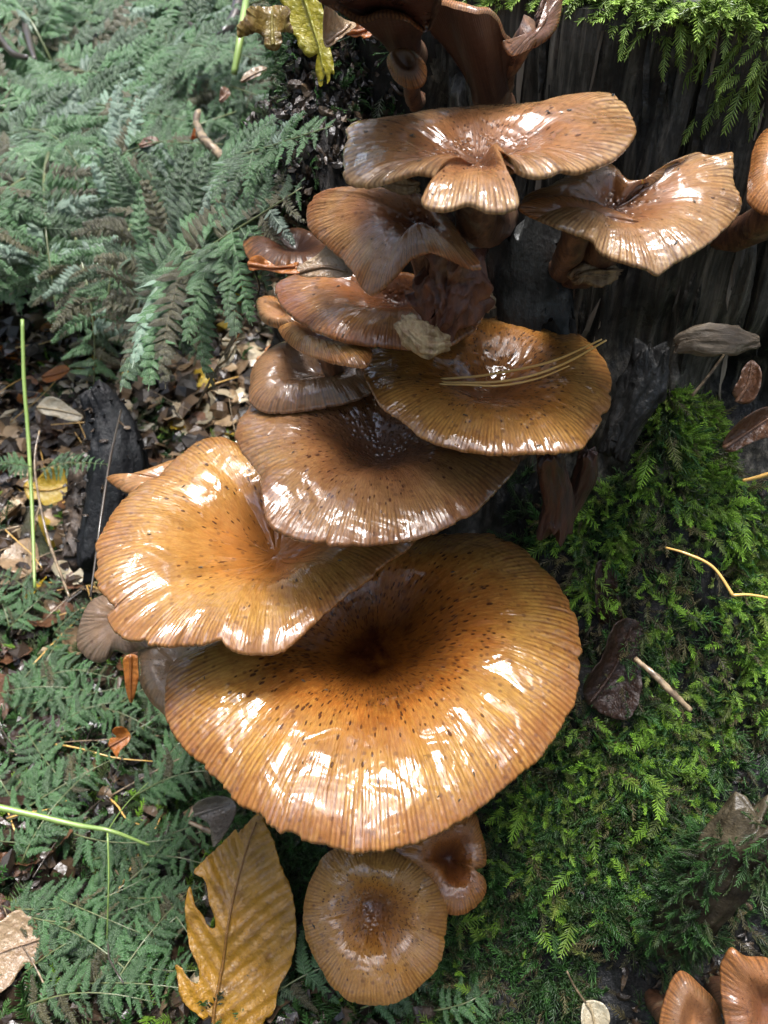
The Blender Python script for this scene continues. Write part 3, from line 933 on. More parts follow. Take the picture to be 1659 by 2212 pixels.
mushroom('matt tan mushroom in the bottom right corner, pointed at the top', M22, (1495, 2200), 9.6, n=(.1, -.55, .8), dep=-.1, q=.3, waves=.05, K=60, amp=.01, seed=40, NR=28,
         mat=cap_mat('cap_corner', dark=(.3, .13, .05), mid=(.17, .075, .032), pale=(.2, .1, .04), c0=0, scales=.5, wet=.3, seed=24.6), stem_to=np.array([9.5, 14, -34]), stem_r=.35, group='mushrooms in the bottom right corner')
M23 = [(1562, 2100), (1570, 2075), (1586, 2052), (1615, 2070), (1660, 2075), (1740, 2100), (1780, 2200), (1720, 2330), (1600, 2300), (1570, 2200)]
mushroom('glossy creased orange mushroom at the bottom right edge', M23, (1660, 2180), 9.4, n=(.1, -.6, .8), dz=[.1, .2, .3, .1, 0, 0, 0, 0, 0, 0], dep=.2, q=.3, waves=.15, K=60, amp=.03, seed=41, NR=34,
         mat=cap_mat('cap_creased', dark=(.1, .03, .012), mid=(.2, .08, .03), pale=(.27, .12, .045), c0=0, wet=.6, seed=25.6), stem_to=np.array([12, 14.5, -34]), stem_r=.35, group='mushrooms in the bottom right corner')


# ------------------------------------------------------------------ instanced growth (moss, crumbs, undergrowth)
def scatter(name, protos, P, E, S, label, kind='stuff', idx=None):
    col = bpy.data.collections.new(name + '_forms')
    for k, me in enumerate(protos):
        o = bpy.data.objects.new('%s_form_%02d' % (name, k), me)
        col.objects.link(o)
    P = M_(P)
    me = bpy.data.meshes.new(name)
    me.vertices.add(len(P))
    me.vertices.foreach_set('co', P.astype(np.float32).ravel())
    me.attributes.new('rot', 'FLOAT_VECTOR', 'POINT').data.foreach_set('vector', np.asarray(E, np.float32).ravel())
    me.attributes.new('scl', 'FLOAT', 'POINT').data.foreach_set('value', np.asarray(S, np.float32))
    if idx is None:
        idx = rng.integers(0, len(protos), len(P))
    me.attributes.new('pid', 'INT', 'POINT').data.foreach_set('value', np.asarray(idx, np.int32))
    o = bpy.data.objects.new(name, me)
    sc.collection.objects.link(o)
    ng = bpy.data.node_groups.new(name, 'GeometryNodeTree')
    ng.interface.new_socket('Geometry', in_out='INPUT', socket_type='NodeSocketGeometry')
    ng.interface.new_socket('Geometry', in_out='OUTPUT', socket_type='NodeSocketGeometry')
    A, L = ng.nodes.new, ng.links.new
    gi, go = A('NodeGroupInput'), A('NodeGroupOutput')
    ins, ci = A('GeometryNodeInstanceOnPoints'), A('GeometryNodeCollectionInfo')
    ci.inputs['Collection'].default_value = col
    ci.inputs['Separate Children'].default_value = True
    ci.inputs['Reset Children'].default_value = True
    ins.inputs['Pick Instance'].default_value = True
    def na(nm, typ):
        q = A('GeometryNodeInputNamedAttribute'); q.data_type = typ
        q.inputs['Name'].default_value = nm
        return q.outputs[0]
    L(gi.outputs[0], ins.inputs['Points']); L(ci.outputs[0], ins.inputs['Instance'])
    L(na('pid', 'INT'), ins.inputs['Instance Index'])
    e2r = A('FunctionNodeEulerToRotation')
    L(na('rot', 'FLOAT_VECTOR'), e2r.inputs[0]); L(e2r.outputs[0], ins.inputs['Rotation'])
    L(na('scl', 'FLOAT'), ins.inputs['Scale'])
    L(ins.outputs[0], go.inputs[0])
    md = o.modifiers.new('growth', 'NODES')
    md.node_group = ng
    tag(o, label, None, None, kind)
    return o


def eulers(D, Nn):
    """local x -> D, local z -> as near Nn as can be"""
    D = D / np.linalg.norm(D, axis=1)[:, None]
    Y = np.cross(Nn, D); Y /= np.linalg.norm(Y, axis=1)[:, None] + 1e-9
    Z = np.cross(D, Y)
    out = np.zeros((len(D), 3))
    for i in range(len(D)):
        out[i] = Matrix((D[i], Y[i], Z[i])).transposed().to_euler()
    return out


def shoot(mb, p, d, L, r, nrm, seg=2, curl=.3, t0=.3, t1=1.0, sides=3):
    """thin pointed curved shoot"""
    d = np.array(d, float); d /= np.linalg.norm(d)
    nrm = np.array(nrm, float)
    s = np.cross(d, nrm); s /= np.linalg.norm(s) + 1e-9
    m = np.cross(s, d)
    V, F, A = [], [], []
    for k in range(seg):
        q = k / seg
        c = p + d * L * q + m * curl * L * q * q
        rr = r * (1 - .35 * q)
        for j in range(sides):
            a = 2 * PI * j / sides
            V.append(c + (s * math.cos(a) + m * math.sin(a)) * rr)
            A.append(t0 + (t1 - t0) * q)
    V.append(p + d * L + m * curl * L); A.append(t1)
    for k in range(seg - 1):
        for j in range(sides):
            jn = (j + 1) % sides
            F.append((k * sides + j, k * sides + jn, (k + 1) * sides + jn, (k + 1) * sides + j))
    for j in range(sides):
        F.append(((seg - 1) * sides + j, (seg - 1) * sides + (j + 1) % sides, seg * sides))
    mb.add(V, F, np.array(A))


def feather_sprig(seed, mat, nb=12, ang=58, bl=.26, r=.02):
    """pinnate moss sprig, 1 cm long before scaling; local metres"""
    r_ = random.Random(seed)
    mb = MB()
    cv = r_.uniform(-.3, .3)
    def c(t):
        return np.array([t, cv * t * t * .5, .12 * math.sin(t * 2.4) - .1 * t * t])
    path = [c(t) for t in np.linspace(0, 1, 7)]
    V, F = tube(path, np.linspace(r * 1.1, r * .5, 7), 4, False)
    mb.add(V, F, np.repeat(np.linspace(.1, .9, 7), 4))
    for i in range(nb):
        t = .1 + .86 * i / (nb - 1)
        L = bl * (1.15 - .85 * abs(t - .42)) * (1 - .55 * max(0, t - .6)) * r_.uniform(.75, 1.2)
        for sgn in (-1, 1):
            a = R(ang * r_.uniform(.8, 1.15)) * (1 - .4 * t)
            d = np.array([math.cos(a), sgn * math.sin(a), r_.uniform(-.1, .35)])
            shoot(mb, c(t), d, L, r * r_.uniform(.8, 1.2), (0, 0, 1), 3, r_.uniform(-.35, .15), .25 + .35 * t, .8 + .2 * t)
    V, F, A = mb.out()
    return mk_mesh('feather_moss_form', V * .01, F, mat, True, {'tip': A})


def tuft_sprig(seed, mat, n=13):
    r_ = random.Random(seed)
    mb = MB()
    for i in range(n):
        a = r_.uniform(0, 2 * PI); e = r_.uniform(.15, 1.25)
        d = np.array([math.cos(a) * math.cos(e), math.sin(a) * math.cos(e), math.sin(e)])
        L = r_.uniform(.4, 1.0)
        p = np.array([r_.uniform(-.15, .15), r_.uniform(-.15, .15), 0])
        shoot(mb, p, d, L, .032, (0, 0, 1), 3, r_.uniform(-.5, .1), 0, 1)
        s = np.cross(d, (0, 0, 1.0)); s /= np.linalg.norm(s) + 1e-6
        for k in range(3):
            shoot(mb, p + d * L * (.35 + .2 * k), d * .8 + s * (.8 if k % 2 else -.8), L * .28, .018, (0, 0, 1), 2, 0, .4, 1)
    V, F, A = mb.out()
    return mk_mesh('tuft_moss_form', V * .01, F, mat, True, {'tip': A})


def inpoly(pts, x, y):
    c = np.zeros(len(x), bool)
    n = len(pts)
    for i in range(n):
        x1, y1 = pts[i]; x2, y2 = pts[(i + 1) % n]
        cond = ((y1 > y) != (y2 > y)) & (x < (x2 - x1) * (y - y1) / (y2 - y1 + 1e-9) + x1)
        c ^= cond
    return c


# samples on the stump's surface
_q = SV[SF]
FC = _q.mean(1)
_cr = np.cross(_q[:, 2] - _q[:, 0], _q[:, 3] - _q[:, 1])
FA = np.linalg.norm(_cr, axis=1) * .5
FN = _cr / (np.linalg.norm(_cr, axis=1)[:, None] + 1e-9)
_out = FC - np.array([AX, AY, 0]); _out[:, 2] = 0
FN *= np.sign((FN * _out).sum(1))[:, None]
FP, _zc = project(FC)


def sample_faces(dens, n):
    p = FA * dens
    p = p / p.sum()
    k = rng.choice(len(FC), n, p=p)
    w = rng.dirichlet((1, 1, 1, 1), n)
    return (SV[SF[k]] * w[..., None]).sum(1), FN[k]


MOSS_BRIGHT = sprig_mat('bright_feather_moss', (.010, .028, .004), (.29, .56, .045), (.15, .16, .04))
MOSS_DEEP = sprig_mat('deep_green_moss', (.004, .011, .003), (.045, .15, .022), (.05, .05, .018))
MOSS_BROWN = sprig_mat('brown_old_moss', (.03, .02, .01), (.13, .11, .04), (.07, .08, .03))
MOSS_LIME = sprig_mat('lime_hanging_moss', (.07, .12, .02), (.36, .55, .09), (.25, .35, .1))

RM = [(1440, 838), (1500, 850), (1545, 900), (1562, 980), (1590, 1045), (1760, 1050), (1760, 1560), (1600, 1600), (1540, 1720), (1480, 1900), (1400, 2000), (1200, 2060), (960, 2250), (930, 2100), (960, 1960), (1050, 1930), (1050, 1760), (1180, 1620),
      (1262, 1500), (1262, 1350), (1200, 1200), (1150, 1130), (1260, 1090), (1340, 1040), (1400, 960), (1425, 880)]
inR = inpoly(RM, FP[:, 0], FP[:, 1]).astype(float)
offframe = ((FP[:, 0] > 1700) | (FP[:, 1] > 2250) | (_zc < 5)) & (FC[:, 2] < -15)
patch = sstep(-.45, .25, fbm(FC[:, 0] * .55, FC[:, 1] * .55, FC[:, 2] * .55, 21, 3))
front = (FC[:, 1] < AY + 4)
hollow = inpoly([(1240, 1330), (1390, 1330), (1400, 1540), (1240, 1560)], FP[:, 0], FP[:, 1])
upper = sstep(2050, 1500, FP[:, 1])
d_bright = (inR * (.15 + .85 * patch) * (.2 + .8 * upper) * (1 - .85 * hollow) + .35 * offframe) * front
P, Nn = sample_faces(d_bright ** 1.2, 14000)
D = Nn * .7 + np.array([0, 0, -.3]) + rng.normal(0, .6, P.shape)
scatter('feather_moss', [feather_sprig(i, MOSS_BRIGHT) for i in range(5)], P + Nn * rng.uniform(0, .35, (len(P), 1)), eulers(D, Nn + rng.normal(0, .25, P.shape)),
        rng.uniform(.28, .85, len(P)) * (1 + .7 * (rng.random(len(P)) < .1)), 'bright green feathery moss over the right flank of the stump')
# darker, shorter moss: under the bright one, below the cluster, on the lower left flank
LL = [(330, 1560), (560, 1760), (660, 1850), (660, 2100), (960, 2150), (1000, 2300), (-50, 2300), (-50, 1900), (200, 1600)]
inL = inpoly(LL, FP[:, 0], FP[:, 1])
mid = inpoly([(1100, 1000), (1300, 1050), (1260, 1500), (1180, 1300), (1090, 1150)], FP[:, 0], FP[:, 1])
low = (FP[:, 1] > 1500) & (FP[:, 0] > 330)
barky = inpoly([(1660, 1620), (1530, 1700), (1450, 1950), (1340, 2040), (1330, 2230), (1800, 2300)], FP[:, 0], FP[:, 1])
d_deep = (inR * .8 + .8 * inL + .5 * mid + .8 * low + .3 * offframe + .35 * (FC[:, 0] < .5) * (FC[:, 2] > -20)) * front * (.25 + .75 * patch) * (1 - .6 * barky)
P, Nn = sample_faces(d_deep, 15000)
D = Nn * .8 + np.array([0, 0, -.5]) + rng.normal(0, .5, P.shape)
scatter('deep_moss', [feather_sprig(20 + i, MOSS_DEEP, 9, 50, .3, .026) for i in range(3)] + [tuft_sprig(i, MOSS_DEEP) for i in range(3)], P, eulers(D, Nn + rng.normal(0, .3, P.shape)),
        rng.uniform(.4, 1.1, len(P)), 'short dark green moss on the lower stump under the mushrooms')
P, Nn = sample_faces((inR * .6 + .35 * low + .3 * inL) * front * (1 - patch * .7), 4200)
D = Nn * .6 + np.array([0, 0, -.6]) + rng.normal(0, .5, P.shape)
scatter('old_moss', [feather_sprig(40 + i, MOSS_BROWN, 9, 50, .25, .02) for i in range(4)], P, eulers(D, Nn + rng.normal(0, .3, P.shape)),
        rng.uniform(.5, 1.1, len(P)), 'brownish old moss between the green moss on the stump')
# pad of dense moss at the broken shoulder
P, Nn = sample_faces(inpoly([(1425, 838), (1500, 850), (1550, 900), (1570, 1000), (1560, 1060), (1480, 1060), (1470, 950), (1440, 890)], FP[:, 0], FP[:, 1]) * 1.0, 1500)
D = Nn * 1.0 + np.array([0, 0, .1]) + rng.normal(0, .35, P.shape)
scatter('moss_pad', [feather_sprig(60 + i, MOSS_BRIGHT, 10, 45, .22, .024) for i in range(4)], P, eulers(D, Nn + rng.normal(0, .3, P.shape)),
        rng.uniform(.35, .6, len(P)), 'rounded pad of dense bright moss on the broken edge of the stump')
# moss on the sawn top, hanging over its edge
n = 2600
ph = rng.uniform(-1.5, 1.1, n)
rr = stump_R(ph, np.full(n, ZTOP)) * (1 - np.abs(rng.normal(0, .05, n)))
P = np.stack([AX + rr * np.sin(ph), AY - rr * np.cos(ph), ZTOP + rng.uniform(-.25, .3, n)], -1)
thin = (P[:, 0] > 2.3) | (rng.random(n) < .2)
P, ph = P[thin], ph[thin]
outv = np.stack([np.sin(ph), -np.cos(ph), np.zeros(len(P))], -1)
D = outv * .9 + np.array([0, 0, -.1]) + rng.normal(0, .45, P.shape)
scatter('hanging_moss', [feather_sprig(80 + i, MOSS_LIME, 11, 50, .3, .028) for i in range(5)], P, eulers(D, np.array([0, 0, 1.0]) + outv * .3 + rng.normal(0, .3, P.shape)),
        rng.uniform(.5, 1.05, len(P)), 'pale lime moss spilling over the top edge of the stump')
# torn fibres standing off the weathered wood
def fibre(seed):
    r_ = random.Random(seed)
    V, F = [], []
    w = r_.uniform(.03, .07)
    for i in range(7):
        t = i / 6
        ww = w * (1 - abs(2 * t - 1) ** 2) + .006
        c = r_.uniform(-.015, .015)
        V += [(t, -ww + c, .02 * math.sin(t * 6 + seed)), (t, c, .04 + .03 * math.sin(t * 4 + seed)), (t, ww + c, .02 * math.sin(t * 5))]
    for i in range(6):
        for j in (0, 1):
            F.append((i * 3 + j, i * 3 + j + 1, i * 3 + j + 4, i * 3 + j + 3))
    return mk_mesh('fibre_form', np.array(V) * .01, F, (MAT_WOOD, MAT_FIB)[seed % 2], False)


_fb = NT('loose_wood_fibre')
_fb.fin(_fb.ramp(_fb.n('ShaderNodeObjectInfo').outputs['Random'], [(0, (.012, .01, .008)), (.5, (.05, .04, .03)), (1, (.26, .22, .17))]), .6, coat=.3, coat_rough=.3)
MAT_FIB = _fb.m
P, Nn = sample_faces(((FC[:, 2] > -17.5) & (FC[:, 0] > 1.5)) * front * 1.0, 450)
D = np.array([0, 0, -1.0]) + rng.normal(0, .05, P.shape) + Nn * rng.uniform(-.02, .12, (len(P), 1))
scatter('wood_fibres', [fibre(i) for i in range(6)], P + Nn * .01, eulers(D, Nn), rng.uniform(.5, 2.6, len(P)), 'splintered fibres and flakes standing off the grey wood')
# three loose strands on the wood below the fringe
pp = [(1530, 110), (1560, 150), (1600, 190), (1545, 215), (1515, 240), (1640, 120), (1650, 160), (1610, 90), (1470, 75), (1440, 95), (1570, 60), (1625, 210), (1650, 230), (1590, 140), (1350, 70), (1400, 60)]
for _ in range(22):
    pp.append((1590 + rng.normal(0, 50), 100 + rng.normal(0, 50)))
P, Nn = [], []
for (x, y) in pp:
    a, b = hit(x, y, ST)
    P.append(a); Nn.append(b)
P, Nn = np.array(P), np.array(Nn)
D = np.array([0, 0, -1.0]) + rng.normal(0, .45, P.shape) + Nn * .4
scatter('moss_strands', [feather_sprig(90 + i, MOSS_LIME, 11, 50, .25, .024) for i in range(3)], P, eulers(D, Nn), rng.uniform(.6, 1.1, len(P)), 'loose green moss strands clinging to the grey wood at the top right')

# ground moss on the left
n = 13000
X = -34 + 42 * rng.random(n) ** .9; Y = 8 + 75 * rng.random(n) ** 1.3
keep = (fbm(X * .16, Y * .16, 0, 77, 3) > -.05) | ((Y < 32) & (rng.random(n) < .75))
X, Y = X[keep], Y[keep]
P = np.stack([X, Y, ground_z(X, Y) + .1], -1)
D = rng.normal(0, .6, P.shape) + np.array([0, 0, .55])
scatter('ground_moss', [feather_sprig(100 + i, MOSS_DEEP, 10, 55, .3, .03) for i in range(3)] + [feather_sprig(110, MOSS_BRIGHT), tuft_sprig(9, MOSS_DEEP)], P, eulers(D, np.tile([0, 0, 1.0], (len(P), 1)) + rng.normal(0, .3, P.shape)),
        rng.uniform(.6, 1.5, len(P)), 'green moss between the litter left of the stump')

# ------------------------------------------------------------------ litter crumbs
CR = NT('litter_crumbs')
rnd = CR.n('ShaderNodeObjectInfo').outputs['Random']
c = CR.ramp(rnd, [(0, (.008, .005, .003)), (.42, (.035, .02, .01)), (.7, (.10, .06, .03)), (.88, (.26, .17, .09)), (1, (.5, .42, .28))])
CR.fin(c, .45, CR.bump(CR.noise(CR.obj(), 900, 3), .0005, .6), coat=.7, coat_rough=.12)


CRD = NT('rotten_crumbs')
rnd = CRD.n('ShaderNodeObjectInfo').outputs['Random']
CRD.fin(CRD.ramp(rnd, [(0, (.006, .004, .003)), (.5, (.018, .011, .006)), (.85, (.05, .03, .016)), (1, (.12, .08, .045))]), .45, CRD.bump(CRD.noise(CRD.obj(), 900, 3), .0005, .6), coat=.8, coat_rough=.1)


def crumb(seed, mat=None):
    r_ = random.Random(seed)
    mb = MB()
    k = 5
    L, w = 1, r_.uniform(.12, .5)
    cv = r_.uniform(-.5, .5)
    V = []
    for i in range(k):
        t = i / (k - 1)
        ww = w * math.sin(PI * (.12 + .8 * t)) * r_.uniform(.6, 1.1)
        z = cv * math.sin(PI * t)
        V += [(t - .5, -ww + .2 * cv * t, z + r_.uniform(-.1, .1)), (t - .5, r_.uniform(-.05, .05), z + .12), (t - .5, ww, z + r_.uniform(-.1, .1))]
    F = []
    for i in range(k - 1):
        for j in (0, 1):
            F.append((i * 3 + j, i * 3 + j + 1, i * 3 + j + 4, i * 3 + j + 3))
    return mk_mesh('crumb_form', np.array(V) * .01, F, (mat or CR).m, False)


n = 15000
X = -42 + 52 * rng.random(n); Y = 7 + 85 * rng.random(n) ** 1.4
P = np.stack([X, Y, ground_z(X, Y) + rng.uniform(.0, .5, n)], -1)
_id = np.where((Y < 30 + rng.normal(0, 3, n)) & (rng.random(n) < .8), rng.integers(8, 12, n), rng.integers(0, 8, n))
scatter('litter_crumbs', [crumb(i) for i in range(8)] + [crumb(i, CRD) for i in range(8, 12)], P, rng.uniform(-PI, PI, (n, 3)) * np.array([.35, .35, 1]), rng.uniform(.4, 1.5, n) * (1 + (Y > 40) * .5), 'wet brown scraps of rotted leaves and bark covering the ground', idx=_id)
P, Nn = sample_faces((.5 * inL + .5 * barky + .12 * low + .1 * offframe + .1 * mid + .6 * (FC[:, 0] < .8) * (FC[:, 2] > -22)) * front, 6000)
scatter('bark_crumbs', [crumb(i + 10, CRD) for i in range(6)], P, eulers(rng.normal(0, 1, P.shape), Nn + rng.normal(0, .4, P.shape)), rng.uniform(.2, .7, len(P)), 'dark scraps of bark and leaf on the foot of the stump')

# ------------------------------------------------------------------ bracken
FERN = leaf_mat('bracken_green', (.025, .11, .026), (.09, .23, .06), (.26, .4, .2), (.04, .05, .015), .35, coat=1.0, trans=.2, ior=1.9, vlo=.45, vhi=1.6)
FERN_BR = leaf_mat('bracken_turning', (.11, .12, .035), (.09, .08, .03), (.2, .17, .08), (.08, .045, .02), .5, coat=1.0, trans=.2, ior=1.8)
RACH = NT('bracken_stalk')
RACH.fin(RACH.mix(RACH.noise(RACH.obj(), 30), (.07, .1, .03), (.2, .22, .09)), .4, coat=.8, coat_rough=.12)
RACH = RACH.m


def pinna_mesh(seed, mat, npair=15):
    r_ = random.Random(seed)
    V, F, A = [], [], []
    def rib(t):
        return np.array([t, .07 * math.sin(3 * t + seed), -(.05 + .07 * (seed % 5)) * t * t + .03 * math.sin(5 * t + seed)])
    for i in range(npair):
        t = .05 + .93 * i / npair
        L = .21 * (1 - t) ** .62 * r_.uniform(.85, 1.12) + .015
        w = .5 / npair
        for sg in (-1, 1):
            b = rib(t)
            a = R(62)
            d = np.array([math.cos(a), sg * math.sin(a), r_.uniform(-.6, .5)])
            x = np.array([1, -sg * .35, r_.uniform(-.5, .5)]) * w
            k = len(V)
            V += [b - x * .8, b + x * .8, b + d * L * .6 + x * .85 - np.array([0, 0, .01]), b + d * L * .6 - x * .85 - np.array([0, 0, .01]), b + d * L * .35 + np.array([0, 0, .018]), b + d * L + np.array([0, 0, -.03])]
            A += [.1, .1, 0, 0, .5, 0]
            F += [(k, k + 4, k + 3), (k, k + 1, k + 4), (k + 1, k + 2, k + 4), (k + 3, k + 4, k + 5), (k + 4, k + 2, k + 5)]
    path = [rib(t) for t in np.linspace(0, 1, 6)]
    v, f = tube(path, np.linspace(.012, .004, 6), 3, False)
    k = len(V)
    V += list(v); A += [1.0] * len(v)
    F += [tuple(i + k for i in q) for q in f]
    return mk_mesh('pinna', np.array(V), F, mat, False, {'vein': A})


FERN_GLINT = leaf_mat('bracken_pale_glint', (.16, .30, .19), (.30, .44, .32), (.5, .6, .45), (.1, .14, .07), .3, coat=1.0, trans=.2, ior=1.9, vlo=.5, vhi=1.5)  # pale green leaflets with the wet silvery glints put into the colour
PINNA = [pinna_mesh(i, FERN_GLINT if i == 5 else FERN, 12 + i % 5) for i in range(9)]
PINNA_NEAR = [m_ for i, m_ in enumerate(PINNA) if i != 5]
PINNA_B = [pinna_mesh(i + 9, FERN_BR) for i in range(2)]


def frond(label, A, B, sag, Wd, N, seed, turning=0.0, npair=17, stalk=.12, cat='fern', group='bracken fronds left of the stump', rr=.09):
    """rachis from A to B (cm), bowed by sag along N; pinnae of length Wd in the plane facing N"""
    r_ = random.Random(seed)
    A, B = np.asarray(A, float), np.asarray(B, float)
    N = np.asarray(N, float); N = N / np.linalg.norm(N)
    t = thing('bracken_frond', label, cat, A, group)
    side0 = np.cross(N, B - A); side0 /= np.linalg.norm(side0)
    bend = r_.uniform(-.12, .12) * np.linalg.norm(B - A)
    def c(q):
        return A + (B - A) * q + N * sag * math.sin(PI * q ** .8) + side0 * bend * math.sin(PI * q)
    qs = np.linspace(0, 1, 14)
    path = np.array([c(q) for q in qs])
    V, F = tube(path, rr * (1 - .75 * qs), 5)
    part('stalk', V, F, RACH, t)
    Aw = M_(A)
    for i in range(npair):
        q = stalk + (1 - stalk) * (i + .5) / npair
        e = ((q - stalk) / (1 - stalk))
        L = Wd * min(1, .55 + 1.6 * e) * (1 - e) ** .75 * r_.uniform(.85, 1.1) + .04 * Wd
        p = c(q)
        T = c(min(q + .02, 1.0)) - c(q - .02); T /= np.linalg.norm(T)
        S = np.cross(N, T); S /= np.linalg.norm(S)
        for sg in (-1, 1):
            if r_.random() < .04:
                continue
            d = S * sg * math.cos(R(24)) + T * math.sin(R(24 + r_.uniform(-12, 14))) + N * r_.uniform(-.4, .2)
            d /= np.linalg.norm(d)
            z = N + np.array([r_.uniform(-.55, .55) for _ in range(3)])
            y = np.cross(z, d); y /= np.linalg.norm(y)
            z = np.cross(d, y)
            me = r_.choice(PINNA_B) if r_.random() < turning else r_.choice(PINNA_NEAR if A[1] < 36 else PINNA)
            o = bpy.data.objects.new('pinna', me)
            sc.collection.objects.link(o)
            o.parent = t
            m = Matrix((d, y, z)).transposed().to_4x4()
            m.translation = Vector(M_(p) - Aw)
            o.matrix_local = m @ Matrix.Scale(L * .01, 4)
    return t


def fpx(label, a, ya, b, yb, W, N=(0, -.4, 1), sag=1.2, seed=0, turning=0., npair=17, **k):
    return frond(label, at_y(a[0], a[1], ya), at_y(b[0], b[1], yb), sag, W, N, seed, turning, npair, **k)


fpx('arching yellow-green bracken frond whose tip nears the folded cap', (355, 640), 36, (652, 405), 26.5, 6.0, (-.2, -.6, .8), 2.0, 1, .25, 20)
fpx('low bracken frond with a pale stalk reaching towards the shaded mushroom', (330, 720), 35, (545, 515), 27, 4.6, (-.1, -.7, .7), 1.5, 2, .5, 18)
fpx('small grey-green frond lying against the black bark near the top cap', (470, 385), 37, (718, 272), 26, 3.2, (-.2, -.5, .8), 1.0, 3, 0, 18)
fpx('drooping brownish frond with a shiny pale stalk in the middle of the ferns', (440, 415), 38, (300, 800), 35, 4.2, (-.3, -.8, .4), 1.5, 4, .75, 18)
fpx('long hanging blue-green frond at the left with narrow leaflets', (105, 330), 52, (125, 700), 42, 4.8, (0, -.9, .4), 2, 5, .1, 20)
fpx('frond curving down to the brown litter at the far left', (160, 500), 46, (200, 870), 40, 3.6, (.2, -.8, .5), 2, 6, .3, 16)
fpx('pale frond at the left edge pointing down and outward', (70, 380), 50, (-20, 640), 42, 4.4, (0, -.7, .6), 2, 7, .1, 16)
fpx('wide glossy frond spread flat across the upper left', (20, 190), 88, (470, 175), 66, 9.5, (0, -.45, .9), 3, 8, 0, 22)
fpx('narrow bluish frond tip pointing left at the top', (430, 100), 95, (285, 22), 88, 5, (.1, -.7, .7), 1, 9, 0, 16)
fpx('bluish frond hanging into the top left corner', (-30, -30), 110, (180, 150), 82, 9, (0, -.6, .8), 3, 10, 0, 18)
fpx('broad frond below the wide glossy one, pointing right', (60, 260), 72, (400, 260), 56, 7, (0, -.55, .8), 2, 11, 0, 20)
fpx('green frond halfway down the ferns with leaflets in shade', (200, 420), 52, (380, 300), 50, 5.5, (0, -.6, .8), 1.5, 12, .1, 18)
fpx('upright fresh green frond low in the fern patch', (250, 520), 48, (330, 380), 46, 5, (0, -.8, .6), 1, 13, .1, 16)
fpx('dark green frond at the left edge above the litter', (-20, 480), 52, (160, 560), 44, 4.6, (0, -.6, .8), 1.4, 14, .1, 16)
fpx('frond with blue sheen below the left edge fronds', (-30, 330), 62, (190, 400), 50, 5.6, (0, -.5, .8), 1.6, 15, 0, 18)
fpx('ragged frond overlapping the drooping brownish one', (300, 470), 44, (230, 690), 39, 3.8, (.1, -.8, .5), 1.4, 16, .3, 16)
fpx('frond reaching under the yellow maple leaf', (300, 160), 80, (560, 130), 62, 7, (0, -.5, .9), 2, 17, 0, 20)
fpx('frond leaning over the litter beside the thin dark stem', (400, 560), 42, (455, 800), 37, 2.6, (-.2, -.8, .5), 1, 18, .6, 14)

# background ferns, rooted in the ground further away
k = 0
_r = random.Random(5)
while k < 60:
    y = 44 + 170 * _r.random() ** 1.3; px = _r.uniform(-150, 700 if y > 60 else 430)
    g = at_y(px, 600, y)
    x = g[0]
    z = float(ground_z(x, y))
    if (x - AX) ** 2 + (y - AY) ** 2 < 19 ** 2:
        continue
    L = _r.uniform(16, 30) * (1 + y / 260)
    az = _r.uniform(0, 2 * PI)
    A = np.array([x, y, z + 2])
    B = A + np.array([math.cos(az) * L * .75, math.sin(az) * L * .45 - L * .25, L * _r.uniform(.2, .6)])
    pj, _ = project(((A + B) / 2)[None])
    pe, _ = project(np.array([A, B]))
    if not (-120 < pj[0][0] < 1700 and pj[0][1] > -90) or pe[:, 1].max() > 700:
        continue
    if pj[0][0] > 700 and B[1] < 50:
        continue
    frond('glossy green bracken frond in the fern bank behind the stump', A, B, L * .18, L * .3, (_r.uniform(-.2, .2), -.5, .85), 100 + k, _r.choice([0, 0, .1, .3]), 15, group='bracken fronds behind', rr=.16)
    k += 1
# little fronds lying on the litter, lower left
spots = [(60, 1465, -.3), (30, 1555, .2), (120, 1620, .5), (40, 1690, -.5), (230, 1650, .9), (130, 1810, -.2), (190, 1890, .4), (60, 1890, 1.2), (260, 1960, .1), (200, 2040, -.3), (300, 2080, .8), (60, 2130, .5),
         (150, 2150, -.1), (340, 1700, 1.0), (270, 1800, -.6), (330, 1850, .3), (20, 1980, 0), (100, 1500, 1.4), (180, 1745, 2.2), (330, 2160, 2.6), (90, 1740, .9), (20, 1620, 0.1), (150, 1560, -.4), (250, 1560, .5), (30, 1800, .7), (110, 1950, -.5), (160, 2020, .9), (60, 2200, 0), (230, 2200, 1.1), (310, 1930, -.9), (290, 1750, .2), (350, 1780, 1.3), (20, 2060, 2.9), (380, 1620, .5), (560, 2195, .3), (780, 2200, .7), (935, 2205, .6)]
for _q in range(16):
    spots.append((_r.uniform(-10, 370), _r.uniform(1330, 2200), _r.uniform(-.9, 3.6)))
for i, (x, y, az) in enumerate(spots):
    p, nn = hit(x, y)
    L = _r.uniform(3.4, 6.2)
    A = p + np.array([0, 0, .9])
    B = A + np.array([math.cos(az) * L, math.sin(az) * L * .8, .5])
    frond('small wet fern frond lying on the litter below the mushrooms', A, B, .5, L * .3, (_r.uniform(-.3, .3), -.4, .9), 300 + i, .08, 12, .05, group='small fronds on the litter', rr=.04)

